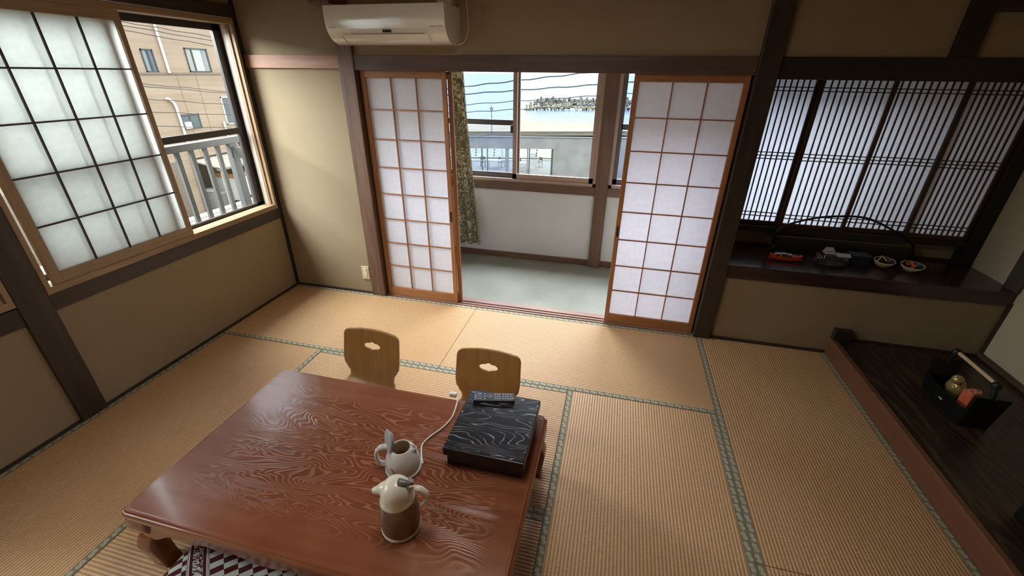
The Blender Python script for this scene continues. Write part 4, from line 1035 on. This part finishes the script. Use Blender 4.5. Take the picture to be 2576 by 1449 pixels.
# ------------------------------------------------------------------ smoking tray on the raised alcove
ZP = 0.128
tr_ = thing('carry_tray', 'black tall-ended carry tray with a pale wooden handle on the alcove board', 'tray', (4.780, -0.635, ZP))
TB = plain((16, 15, 15), 0.4)
obj('tray_base', BX(-0.062, 0.062, -0.155, 0.155, 0, 0.012, bevel=0.002), TB, tr_, local=True)
for sg_ in (-1, 1):
    bm = bmesh.new(); P_ = []
    for (x, z) in ((-0.064, 0.0), (0.064, 0.0), (0.074, 0.206), (0.030, 0.206), (0.020, 0.200), (-0.020, 0.200), (-0.030, 0.206), (-0.074, 0.206)): P_.append((x, z))
    A = [bm.verts.new((x, sg_ * (0.150 + 0.10 * z), z)) for x, z in P_]; B = [bm.verts.new((x, sg_ * (0.163 + 0.10 * z), z)) for x, z in P_]
    n = len(P_); bm.faces.new(A); bm.faces.new(B[::-1])
    for k in range(n): bm.faces.new((A[k], A[(k + 1) % n], B[(k + 1) % n], B[k]))
    obj('end_panel', bm, TB, tr_, local=True)
    bm = bmesh.new(); A = []
    for (y, z, x) in ((-0.155, 0, 0.058), (0.155, 0, 0.058), (0.168, 0.12, 0.064), (0.12, 0.095, 0.063), (-0.12, 0.095, 0.063), (-0.168, 0.12, 0.064)): A.append(((sg_ * x, y, z), (sg_ * (x + 0.007), y, z)))
    a = [bm.verts.new(p[0]) for p in A]; b = [bm.verts.new(p[1]) for p in A]; n = len(a); bm.faces.new(a); bm.faces.new(b[::-1])
    for k in range(n): bm.faces.new((a[k], a[(k + 1) % n], b[(k + 1) % n], b[k]))
    obj('side_panel', bm, TB, tr_, local=True)
    y = sg_ * 0.142
    obj('handle_post', TUBE(smooth_path([(0.0, sg_ * 0.166, 0.19), (0.0, sg_ * 0.160, 0.235), (0, y, 0.272)], 4), 0.012, 10), plain((14, 13, 13), 0.5), tr_, smooth=True, local=True)
    obj('handle_knob', LATHE([(0.006, 0.254), (0.020, 0.260), (0.022, 0.276), (0.015, 0.288), (0.002, 0.292)], 0, y * 1.06, 14), plain((14, 13, 13), 0.5), tr_, smooth=True, local=True)
obj('handle_bar', TUBE([(0, -0.132, 0.276), (0, 0.132, 0.276)], 0.0095, 12), wood((196, 168, 128), (222, 198, 160), 'y', 0.5), tr_, smooth=True, local=True)
obj('maker_mark', BX(-0.0712, -0.0655, -0.008, 0.018, 0.040, 0.047), plain((190, 190, 190), 0.5), tr_, local=True)
def jar_mat():
    t = NT('amber_glass'); return t.done(t.pbr(t.ramp(t.noise(t.obj(), 12, 2), [(0.3, sr(168, 146, 92)), (0.7, sr(206, 186, 130))]), 0.08, 0.5))
AMB = jar_mat()
gj = thing('glass_jar', 'round amber glass jar lying in the carry tray', 'jar', (4.786, -0.575, ZP + 0.013))
bm = bmesh.new(); bmesh.ops.create_uvsphere(bm, u_segments=20, v_segments=12, radius=0.028, matrix=Matrix.Translation((-0.012, -0.012, 0.140))); obj('stopper_ball', bm, AMB, gj, smooth=True, local=True)
bm = bmesh.new(); bmesh.ops.create_uvsphere(bm, u_segments=20, v_segments=12, radius=0.040, matrix=Matrix.Translation((0.012, 0.004, 0.072)) @ Matrix.Diagonal((1, 1.25, 1.75, 1))); obj('flask', bm, AMB, gj, smooth=True, local=True)
obj('neck', TUBE([(0.008, 0.0, 0.105), (-0.008, -0.009, 0.132)], [0.024, 0.016], 14), AMB, gj, smooth=True, local=True)
rp = thing('red_packet', 'small orange-red packet with looped lettering in the carry tray', 'packet', (4.785, -0.690, ZP + 0.013), math.radians(20))
obj('packet_box', BX(-0.030, 0.030, -0.026, 0.026, 0, 0.145, bevel=0.003), plain((206, 100, 66), 0.5), rp, local=True)
o = text_part('lettering', 'OO', 0.045, (0, 0, 0), (0, 0, 0), plain((240, 200, 170), 0.5), rp); o.location = (-0.030, -0.016, 0.1453)
# dark appliance at the right edge
tv = thing('black_cabinet', 'low black cabinet with a bluish top at the lower right photo edge', 'cabinet', (4.98, -1.45, ZP))
obj('body', BX(-0.375, 0.28, -0.54, 0.305, 0, 0.100, bevel=0.005), plain((18, 19, 22), 0.4), tv, local=True)
obj('top_board', BX(-0.385, 0.29, -0.55, 0.315, 0.100, 0.112, bevel=0.003), plain((34, 48, 62), 0.3), tv, local=True)
tv.location = (4.975, -1.66, ZP)

# ------------------------------------------------------------------ outside: guard rail at the left window
GREY = plain((66, 66, 65), 0.55)
rl = thing('window_guard_rail', 'grey metal guard rail outside the left window', 'railing', (-0.5, -0.7, 0.6))
obj('top_rail', BX(-0.535, -0.475, -3.4, 0.62, 1.218, 1.270, bevel=0.003), GREY, rl)
obj('bottom_rail', BX(-0.525, -0.485, -3.4, 0.62, 0.612, 0.655, bevel=0.003), GREY, rl)
b0 = None
for k in range(-24, 3):
    y = 0.016 + k * 0.1235
    if y < -3.3: continue
    if k == 1: continue
    if b0 is None: b0 = obj('baluster', BX(-0.516, -0.494, y - 0.017, y + 0.017, 0.655, 1.218), GREY, rl); y0_ = y
    else:
        c = b0.copy(); COL.objects.link(c); c.location = b0.location + Vector((0, y - y0_, 0))
obj('post', BX(-0.53, -0.48, 0.122, 0.196, 0.30, 1.218), GREY, rl)
obj('wall_bracket', BX(-0.53, -0.12, 0.13, 0.19, 0.60, 0.66), GREY, rl)
obj('wall_bracket', BX(-0.53, -0.12, 0.13, 0.19, 1.10, 1.19), GREY, rl)
obj('wall_bracket', BX(-0.53, -0.12, -3.38, -3.32, 0.60, 0.66), GREY, rl)

# ------------------------------------------------------------------ outside: tan tiled building across the street
ZG = -5.5
FX = -19.7
t = NT('tan_tiles'); br = t.n('ShaderNodeTexBrick'); tc = t.n('ShaderNodeTexCoord'); mp = t.n('ShaderNodeMapping'); mp.inputs['Rotation'].default_value = (math.radians(90), 0, math.radians(90))
t.l(tc.outputs['Object'], mp.inputs['Vector']); t.l(mp.outputs[0], br.inputs['Vector'])
br.inputs['Color1'].default_value = sr(154, 134, 113); br.inputs['Color2'].default_value = sr(141, 122, 101); br.inputs['Mortar'].default_value = sr(161, 147, 129)
br.inputs['Scale'].default_value = 1.0; br.inputs['Brick Width'].default_value = 0.24; br.inputs['Row Height'].default_value = 0.07; br.inputs['Mortar Size'].default_value = 0.006
pn = t.noise(t.obj((0.5, 0.5, 0.5)), 1.2, 3); cc = t.mix(t.ramp(pn, [(0.3, (0, 0, 0, 1)), (0.7, (0.4, 0.4, 0.4, 1))]), br.outputs['Color'], sr(159, 141, 122))
TAN = t.done(t.pbr(cc, 0.7, spec=0.3))
bd = thing('apartment_building', 'tan tiled building across the street outside the left window', 'building', (FX - 3, 12, ZG))
obj('upper_wall', multi((FX - 6, FX, -6, 34, -2.57, 14)), TAN, bd)
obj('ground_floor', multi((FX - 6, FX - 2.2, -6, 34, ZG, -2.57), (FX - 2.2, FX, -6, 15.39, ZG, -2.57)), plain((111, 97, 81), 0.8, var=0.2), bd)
obj('pier', BX(FX - 0.5, FX - 0.02, 15.395, 15.93, ZG, -2.57), TAN, bd)
obj('floor_band', BX(FX, FX + 0.06, -6, 34, 1.54, 1.63), plain((115, 101, 85), 0.7), bd)
obj('panel_joint', BX(FX, FX + 0.012, 16.62, 16.645, -2.57, 1.54), plain((131, 106, 81), 0.8), bd)
obj('panel_joint', BX(FX, FX + 0.012, 17.72, 17.745, -2.57, 1.54), plain((131, 106, 81), 0.8), bd)
def far_window(y0, y1, z0, z1, frame, mull, curtain, nm='window'):
    f = obj(nm, multi((FX - 0.05, FX + 0.05, y0, y1, z0, z0 + 0.05), (FX - 0.05, FX + 0.05, y0, y1, z1 - 0.06, z1), (FX - 0.05, FX + 0.05, y0, y0 + 0.05, z0, z1), (FX - 0.05, FX + 0.05, y1 - 0.05, y1, z0, z1), (FX - 0.03, FX + 0.045, mull - 0.04, mull + 0.04, z0, z1)), frame, bd)
    obj('pane', BX(FX + 0.005, FX + 0.015, y0 + 0.04, y1 - 0.04, z0 + 0.04, z1 - 0.05), plain((83, 94, 97), 0.08, var=0.15), f)
    for (a, b, col) in curtain: obj('window_curtain', BX(FX + 0.015, FX + 0.022, a, b, z0 + 0.05, z1 - 0.06), plain(col, 0.6, var=0.12), f)
    return f
FD = plain((62, 64, 64), 0.5)
far_window(15.135, 15.723, 1.637, 2.626, FD, 15.46, [(15.2, 15.34, (120, 130, 134))])
far_window(17.47, 18.82, 1.653, 2.775, FD, 17.86, [(17.53, 17.80, (146, 146, 138)), (17.92, 18.42, (166, 168, 162)), (18.45, 18.72, (128, 134, 132))])
w3 = far_window(16.10, 17.20, -1.08, -0.355, FD, 16.62, [])
obj('white_cloth', BX(FX + 0.03, FX + 0.12, 16.18, 16.55, -1.05, -0.72), plain((196, 196, 187), 0.8), w3)
far_window(18.90, 20.4, -1.09, 0.39, plain((207, 207, 201), 0.5), 19.6, [])
PIPE = plain((210, 207, 198), 0.5)
obj('downpipe', TUBE([(FX + 0.10, 16.203, 9.0), (FX + 0.10, 16.203, 1.60)], 0.055, 10), PIPE, bd, smooth=True)
obj('downpipe', TUBE(smooth_path([(FX + 0.10, 15.60, 0.46), (FX + 0.10, 15.80, 0.36), (FX + 0.10, 15.96, 0.12), (FX + 0.10, 15.985, -0.5), (FX + 0.10, 15.99, -1.6), (FX + 0.10, 15.93, -3.2), (FX + 0.10, 15.9, -4.7), (FX + 0.10, 15.9, ZG + 0.04)], 4), 0.06, 10), PIPE, bd, smooth=True)
obj('downpipe', TUBE([(FX + 0.10, 18.62, -0.9), (FX + 0.10, 18.62, -2.5)], 0.05, 10), PIPE, bd, smooth=True)
# carport and things under it
cpt = thing('carport', 'weathered low carport roof below the tan building', 'carport', (FX + 0.8, 18.2, ZG))
obj('roof_sheet', PRISM([(FX - 0.4, -2.62), (FX + 1.6, -2.98), (FX + 1.6, -3.05), (FX - 0.4, -2.70)], 16.1, 22.0, 'y'), plain((154, 147, 132), 0.8, var=0.25), cpt)
for y in (16.3, 17.35, 19.4): obj('support_post', BX(FX + 1.40, FX + 1.52, y - 0.06, y + 0.06, ZG, -2.95), plain((194, 187, 171), 0.7), cpt)
obj('cross_beam', BX(FX + 1.36, FX + 1.56, 16.1, 22.0, -3.14, -2.99), plain((131, 122, 106), 0.8), cpt)
obj('back_boards', BX(FX - 1.9, FX - 1.8, 16.0, 22.0, ZG, -2.7), plain((97, 90, 79), 0.85, var=0.3), cpt)
vn = thing('small_van', 'white and orange small van parked under the carport', 'van', (FX + 0.4, 18.2, ZG))
obj('van_body', BX(FX - 0.5, FX + 1.0, 17.42, 20.2, -5.2, -3.62, bevel=0.10), plain((203, 201, 194), 0.4), vn, smooth=True)
obj('orange_stripe', BX(FX - 0.52, FX + 1.02, 17.41, 20.22, -3.92, -3.62, bevel=0.08), plain((180, 117, 72), 0.5), vn, smooth=True)
for y in (18.0, 19.6): obj('wheel', PRISM([(y + 0.30 * math.cos(a), -5.2 + 0.30 * math.sin(a)) for a in [2 * math.pi * k / 18 for k in range(18)]], FX + 0.85, FX + 1.03, 'x'), plain((34, 34, 34), 0.7), vn)
obj('side_window', BX(FX + 1.0, FX + 1.03, 18.3, 19.8, -4.3, -3.98), plain((60, 69, 72), 0.1), vn)
for i, (a, b, h) in enumerate(((16.25, 16.75, 1.1), (16.8, 17.25, 0.85))):
    cr = thing('storage_crate', ('tall grey crate next to the white pipe' if i == 0 else 'lower grey crate next to the van'), 'crate', (FX + 0.1, (a + b) / 2, ZG))
    obj('crate_body', BX(FX - 0.3, FX + 0.4, a, b, ZG, ZG + h, bevel=0.02), plain((118, 115, 106), 0.8, var=0.2), cr)
    obj('crate_lid', BX(FX - 0.34, FX + 0.44, a - 0.03, b + 0.03, ZG + h, ZG + h + 0.06, bevel=0.01), plain((162, 161, 154), 0.7), cr)
lw_ = thing('street_wall', 'low pale concrete wall along the street below', 'wall', (FX + 3.0, 16, ZG))
obj('wall_body', BX(FX + 2.2, FX + 2.45, 4, 30, ZG, ZG + 0.62), plain((180, 178, 168), 0.85, var=0.15), lw_)
obj('wall_coping', BX(FX + 2.15, FX + 2.50, 4, 30, ZG + 0.62, ZG + 0.70), plain((194, 192, 184), 0.85), lw_)

t = NT('asphalt'); n_ = t.noise(t.obj((1, 1, 1)), 8, 4); c = t.ramp(n_, [(0.3, sr(104, 103, 100)), (0.7, sr(122, 120, 116))]); ASPH = t.done(t.pbr(c, 0.9))
gr = obj('ground', BX(-60, 60, -30, 50.5, ZG - 0.4, ZG), ASPH); tag(gr, 'pale grey street and forecourt below the windows', 'ground', kind='structure')
for i in range(3):
    tag(obj('road_line', BX(FX + 3.6 + 1.4 * i, FX + 3.72 + 1.4 * i, 2, 26, ZG + 0.001, ZG + 0.006), plain((207, 207, 201), 0.8)), ('white road line nearest the low wall', 'middle white road line on the street', 'white road line farthest from the low wall')[i], 'road marking')

# overhead wires outside the left window
wl = [((-10, 7.076, 2.773), (-10, 9.75, 2.58)), ((-10, 7.09, 2.657), (-10, 9.65, 2.45)), ((-10, 8.0, 2.80), (-10, 9.709, 2.70)), ((-10, 7.06, 1.417), (-10, 9.66, 1.15)), ((-10, 7.06, 1.36), (-10, 9.66, 1.10)), ((-10, 7.078, 1.036), (-10, 9.53, 0.763)), ((-10, 7.069, 0.704), (-10, 9.603, 0.433)), ((-10, 7.098, 0.33), (-10, 9.6, 0.02))]
nmw = ['topmost', 'second', 'short upper', 'upper of the close pair of', 'lower of the close pair of', 'sixth', 'seventh', 'lowest']
for i, (a, b) in enumerate(wl):
    a, b = Vector(a), Vector(b); d_ = (b - a); p0, p1 = a - d_ * 1.2, b + d_ * 1.2
    pts = [p0.lerp(p1, k / 16) + Vector((0, 0, 0.012 * math.sin(k * 2.1 + i) - 0.0)) for k in range(17)]
    lb = {0: 'topmost wire', 1: 'second wire from the top', 2: 'short faint wire at upper right', 3: 'upper wire of the close pair', 4: 'lower wire of the close pair', 5: 'single wire just below the close pair', 6: 'second wire up from the lowest', 7: 'lowest wire'}[i]
    tag(obj('power_line', TUBE(pts, 0.011, 6), plain((60, 53, 46), 0.7), smooth=True), lb + ' crossing the tan building view', 'wire', 'overhead wires before the tan building')

# ------------------------------------------------------------------ outside: towards the sea
ang = math.atan(0.25); ux = Vector((math.cos(ang), math.sin(ang), 0)); un = Vector((-math.sin(ang), math.cos(ang), 0)); P0 = Vector((-4.6, 30.0, 0))
tw = thing('terrace_wall', 'grey concrete wall with wide glazed openings before the beach', 'building', (P0.x, P0.y, ZG), ang)
CONC = None
t = NT('concrete'); n_ = t.noise(t.obj((1, 1, 1)), 1.2, 5); c = t.ramp(n_, [(0.3, sr(112, 111, 108)), (0.7, sr(128, 127, 123))]); CONC = t.done(t.pbr(c, 0.85))
hz = -ZG
def lz(z): return z - ZG
obj('fascia', BX(-12, 2.62, 0, 0.35, lz(-3.375), lz(-2.55)), CONC, tw, local=True)
obj('solid_wall', BX(2.62, 16, 0, 0.35, 0, lz(-2.55)), CONC, tw, local=True)
obj('coping', BX(-12.1, 16.1, -0.06, 0.41, lz(-2.55), lz(-2.51)), plain((81, 85, 85), 0.8), tw, local=True)
obj('low_sill', BX(-12, 2.62, 0.02, 0.33, 0, 0.14), CONC, tw, local=True)
MULL = plain((65, 68, 68), 0.5)
for (a, b) in ((-2.91, -2.815), (-2.481, -2.404), (0.618, 0.685), (0.741, 0.84), (2.494, 2.62), (-6.0, -5.9), (-7.2, -7.1)):
    obj('mullion', BX(a, b, 0.10, 0.22, 0.14, lz(-3.375)), MULL, tw, local=True)
obj('pillar', BX(-1.07, -0.778, 0.06, 0.34, 0, lz(-3.375)), CONC, tw, local=True)
obj('transom', BX(-12, 2.5, 0.12, 0.20, lz(-4.142), lz(-4.072)), MULL, tw, local=True)
for (a, b) in ((-12, -7.2), (-7.1, -6.0), (-5.9, -2.91), (-2.815, -2.48), (-2.40, -1.07), (-0.78, 0.618), (0.84, 2.494)):
    obj('pane', BX(a, b, 0.15, 0.16, 0.14, lz(-3.375)), GLASS, tw, local=True)
for i, (s_, lb) in enumerate(((-3.32, 'string of dark hanging beads at the far left of the glazing'), (-1.90, 'string of dark hanging beads left of the pillar'), (1.42, 'string of dark hanging beads in the right glazing'))):
    q = P0 + ux * s_ + un * 0.6
    hb = thing('hanging_beads', lb, 'ornament', (q.x, q.y, -3.43), 0, 'bead strings behind the glazing')
    obj('cord', TUBE([(0, 0, 0.055), (-0.06, 0, -0.62)], 0.012, 6), plain((60, 60, 58), 0.7), hb, local=True)
    for k in range(3):
        bm = bmesh.new(); bmesh.ops.create_uvsphere(bm, u_segments=10, v_segments=6, radius=0.055, matrix=Matrix.Translation((-0.018 - 0.019 * k, 0, -0.14 - 0.2 * k)))
        obj('bead', bm, plain((50, 48, 44), 0.6), hb, smooth=True, local=True)
# terrace behind it: furniture
def onz(x, y, z): return (x, y, z)
WOODW = plain((180, 182, 180), 0.6)
def terrace_chair(loc, rz, label):
    r = thing('terrace_chair', label, 'chair', loc, rz, 'terrace chairs behind the glazing')
    M_ = plain((51, 54, 57), 0.5)
    obj('seat', BX(-0.21, 0.21, -0.21, 0.21, 0.43, 0.46), M_, r, local=True)
    for a in (-0.19, 0.19):
        for b in (-0.19, 0.19): obj('leg', TUBE([(a, b, 0), (a, b, 0.82 if b > 0 else 0.44)], 0.018, 6), M_, r, local=True)
    obj('backrest', BX(-0.20, 0.20, 0.18, 0.205, 0.60, 0.84), M_, r, local=True)
terrace_chair((-8.45, 33.0, ZG), 0.4, 'dark terrace chair at the far left of the glazing')
terrace_chair((-5.1, 33.4, ZG), 2.2, 'dark terrace chair just right of the sash')
terrace_chair((-3.75, 34.2, ZG), -0.6, 'dark terrace chair nearest the right glazing edge')
terrace_chair((-6.9, 33.3, ZG), 1.2, 'dark terrace chair beside the white table')
def terrace_table(loc, label):
    r = thing('terrace_table', label, 'table', loc, 0.2, 'terrace tables behind the glazing')
    obj('table_top', BX(-0.55, 0.55, -0.35, 0.35, 0.68, 0.72), WOODW, r, local=True)
    for a in (-0.5, 0.5):
        for b in (-0.3, 0.3): obj('leg', TUBE([(a, b, 0), (a, b, 0.69)], 0.02, 6), WOODW, r, local=True)
terrace_table((-7.3, 32.6, ZG), 'white terrace table left of the pillar'); terrace_table((-5.0, 32.2, ZG), 'white terrace table right of the sash')
sg = thing('menu_board', 'blank white standing board behind the right glazing', 'board', (-4.05, 33.1, ZG), 0.2)
obj('board_face', BX(-0.32, 0.32, -0.02, 0.02, 0.30, 1.35), plain((195, 195, 191), 0.6), sg, local=True)
for a in (-0.26, 0.26): obj('leg', BX(a - 0.02, a + 0.02, -0.12, 0.12, 0, 0.32), WOODW, sg, local=True)
cn = thing('parasol', 'closed white parasol on the terrace', 'parasol', (-7.35, 35.5, ZG))
obj('pole', TUBE([(0, 0, 0), (0, 0, 2.0)], 0.025, 8), WOODW, cn, local=True); obj('closed_canopy', LATHE([(0.16, 0.6), (0.13, 1.1), (0.07, 1.7), (0.01, 2.05)], 0, 0, 12), plain((191, 191, 186), 0.8), cn, smooth=True, local=True)
# lawn strip, seawall, beach, sea
ang2 = math.atan(0.35); vx = Vector((math.cos(ang2), math.sin(ang2), 0)); vn_ = Vector((-math.sin(ang2), math.cos(ang2), 0)); P2 = Vector((-8, 55, 0))
def strip_quad(name, lab, cat, d0, d1, z0, z1, mat, L=90, th=0.3):
    a = thing(name, lab, cat, (P2.x, P2.y, 0), ang2, kind='structure'); bm = bmesh.new()
    top = [(-L, d0, z0), (L, d0, z0), (L, d1, z1), (-L, d1, z1)]
    T = [bm.verts.new(p) for p in top]; B = [bm.verts.new((p[0], p[1], p[2] - th)) for p in top]
    bm.faces.new(T); bm.faces.new(B[::-1])
    for i in range(4): bm.faces.new((T[i], B[i], B[(i + 1) % 4], T[(i + 1) % 4]))
    obj(name + '_surface', bm, mat, a, local=True); return a
t = NT('lawn'); n_ = t.noise(t.obj((0.2, 2.2, 1)), 1.0, 3); c = t.ramp(n_, [(0.3, sr(118, 120, 102)), (0.55, sr(134, 136, 118)), (0.75, sr(150, 150, 134))]); LAWN = t.done(t.pbr(c, 0.95))
strip_quad('lawn', 'pale lawn between terrace and promenade wall', 'lawn', -18, -2.0, ZG + 0.06, ZG + 0.06, LAWN, th=0.08)
sw_ = thing('promenade_wall', 'long tan concrete promenade wall before the sand', 'wall', (P2.x, P2.y, ZG), ang2)
obj('wall_body', BX(-90, 90, -0.2, 0.2, 0, 0.48), plain((125, 114, 96), 0.9, var=0.12), sw_, local=True)
obj('wall_coping', BX(-90, 90, -0.28, 0.28, 0.48, 0.56), plain((135, 123, 104), 0.9), sw_, local=True)
t = NT('sand'); n_ = t.noise(t.obj((0.10, 0.5, 1)), 1.0, 5, 0.6); c = t.ramp(n_, [(0.3, sr(106, 96, 76)), (0.55, sr(126, 116, 96)), (0.8, sr(138, 130, 112))]); SAND = t.done(t.pbr(c, 0.95))
strip_quad('beach', 'pale sandy beach between promenade wall and sea', 'beach', 0.2, 22.0, ZG + 0.30, -6.05, SAND)
t = NT('sea_water')
w1 = t.noise(t.obj((0.12, 0.75, 1), (0, 0, -ang2)), 1.0, 5, 0.65, 0.4); w2 = t.noise(t.obj((0.015, 0.06, 1), (0, 0, -ang2)), 1.0, 3)
hgt = t.math('ADD', w1, t.math('MULTIPLY', w2, 1.5))
d_ = t.n('ShaderNodeBsdfDiffuse'); t.l(t.ramp(w1, [(0.3, sr(57, 78, 94)), (0.7, sr(88, 109, 120))]), d_.inputs[0])
g_ = t.n('ShaderNodeBsdfGlossy'); g_.inputs['Roughness'].default_value = 0.2; t.l(t.bump(hgt, 0.5, 0.6), g_.inputs['Normal'])
mx = t.n('ShaderNodeMixShader'); mx.inputs[0].default_value = 0.34; t.l(d_.outputs[0], mx.inputs[1]); t.l(g_.outputs[0], mx.inputs[2])
SEA = t.done(mx.outputs[0])
bm = bmesh.new(); box(bm, -5000, 5000, 50, 7000, -7.5, -6.0)
tag(obj('sea', bm, SEA), 'bright calm sea beyond the beach', 'sea', kind='structure')
FOAM = plain((195, 196, 196), 0.7)
bm = bmesh.new()
for (d_, s0, s1, w_) in ((18.6, -60, 60, 0.5), (21.5, -30, 60, 0.35), (26.0, -60, 30, 0.3), (33, 0, 60, 0.3)):
    n_ = 60; A = []; B = []
    for k in range(n_ + 1):
        s = s0 + (s1 - s0) * k / n_; dd = d_ + 0.5 * math.sin(s * 0.35 + d_) + 0.25 * math.sin(s * 1.1)
        A.append(bm.verts.new(P2 + vx * s + vn_ * dd + Vector((0, 0, -5.97)))); B.append(bm.verts.new(P2 + vx * s + vn_ * (dd + w_ * (0.7 + 0.5 * math.sin(s * 0.8))) + Vector((0, 0, -5.975))))
    for k in range(n_): bm.faces.new((A[k], A[k + 1], B[k + 1], B[k]))
tag(obj('wave_foam', bm, FOAM), 'thin white lines of breaking waves at the shore', 'foam', kind='stuff')
# breakwater of concrete tetrapods, each one a part
bk = thing('breakwater', 'breakwater of piled concrete tetrapods in the sea', 'breakwater', (-18, 104, -6.0), ang2)
def tetra_mesh():
    bm = bmesh.new(); dirs = [Vector((0, 0, 1)), Vector((0.943, 0, -0.333)), Vector((-0.471, 0.816, -0.333)), Vector((-0.471, -0.816, -0.333))]
    for d_ in dirs: tube(bm, [Vector((0, 0, 0)), d_ * 0.45, d_ * 0.95], [0.30, 0.27, 0.19], 7)
    return bm
tm = [plain((130, 123, 107), 0.9, var=0.12), plain((93, 91, 85), 0.9, var=0.15)]
protos = []
for mi in range(2):
    protos.append(obj('tetrapod', tetra_mesh(), tm[mi], bk, local=True))
cnt = 0
for row, (dz, dy, n_, mi) in enumerate(((0.25, 0.0, 46, 0), (0.95, 0.9, 44, 1), (1.45, 1.9, 42, 1))):
    for k in range(n_):
        s = -1.2 + (0.9 if row else 0) + row * 0.7 + k * 0.86 + random.uniform(-0.25, 0.25)
        if cnt < 2 and row == 0 and k == 0: o = protos[0]
        elif row == 1 and k == 0: o = protos[1]
        else: o = protos[mi].copy(); COL.objects.link(o)
        fade = min(1.0, (s + 1.6) / 3.0)
        o.location = (s, dy + random.uniform(-0.4, 0.4), dz * fade + random.uniform(-0.12, 0.16)); o.rotation_euler = (random.uniform(-0.6, 0.6), random.uniform(-0.6, 0.6), random.uniform(0, 6.28)); cnt += 1
# street lamp
sl = thing('street_lamp', 'slender lantern-topped lamp post on the promenade', 'street lamp', (-12.85, 51.0, ZG))
LM = plain((75, 81, 83), 0.5)
obj('pole', TUBE([(0, 0, 0), (0, 0, 0.5), (0, 0, 0.55), (0, 0, 3.1)], [0.10, 0.09, 0.055, 0.045], 10), LM, sl, local=True)
obj('lantern', LATHE([(0.06, 3.05), (0.16, 3.12), (0.24, 3.42), (0.22, 3.44)], 0, 0, 8), plain((140, 146, 146), 0.3), sl, local=True)
obj('lantern_cap', LATHE([(0.28, 3.43), (0.16, 3.55), (0.04, 3.62), (0.02, 3.78), (0.001, 3.80)], 0, 0, 8), LM, sl, local=True)
# sea-side wires
ws = [((-2.829, 13, 1.34), (1.28, 13, 1.804)), ((-2.804, 13, 1.097), (1.867, 13, 1.475)), ((-2.764, 13, 0.747), (1.901, 13, 1.14)), ((-2.737, 13, 0.489), (1.9, 13, 0.86)), ((-0.789, 13, -0.235), (3.0, 13, 0.02))]
lbs = ['topmost thick wire over the sea', 'second thick wire over the sea', 'third wire over the sea', 'fourth wire over the sea, near the lamp top', 'lowest sagging wire above the grey wall']
for i, (a, b) in enumerate(ws):
    a, b = Vector(a), Vector(b); d_ = b - a; p0, p1 = a - d_ * 0.9, b + d_ * 0.9
    if i == 4: p0 = a - Vector((2.4, 0, 0.12))
    pts = [p0.lerp(p1, k / 40) + Vector((0, 0, 0.016 * math.sin(k * 1.7 + i))) for k in range(41)]
    tag(obj('power_line', TUBE(pts, 0.022 if i < 2 else 0.015, 6), plain((44, 52, 56), 0.6), smooth=True), lbs[i], 'wire', 'overhead wires before the sea')
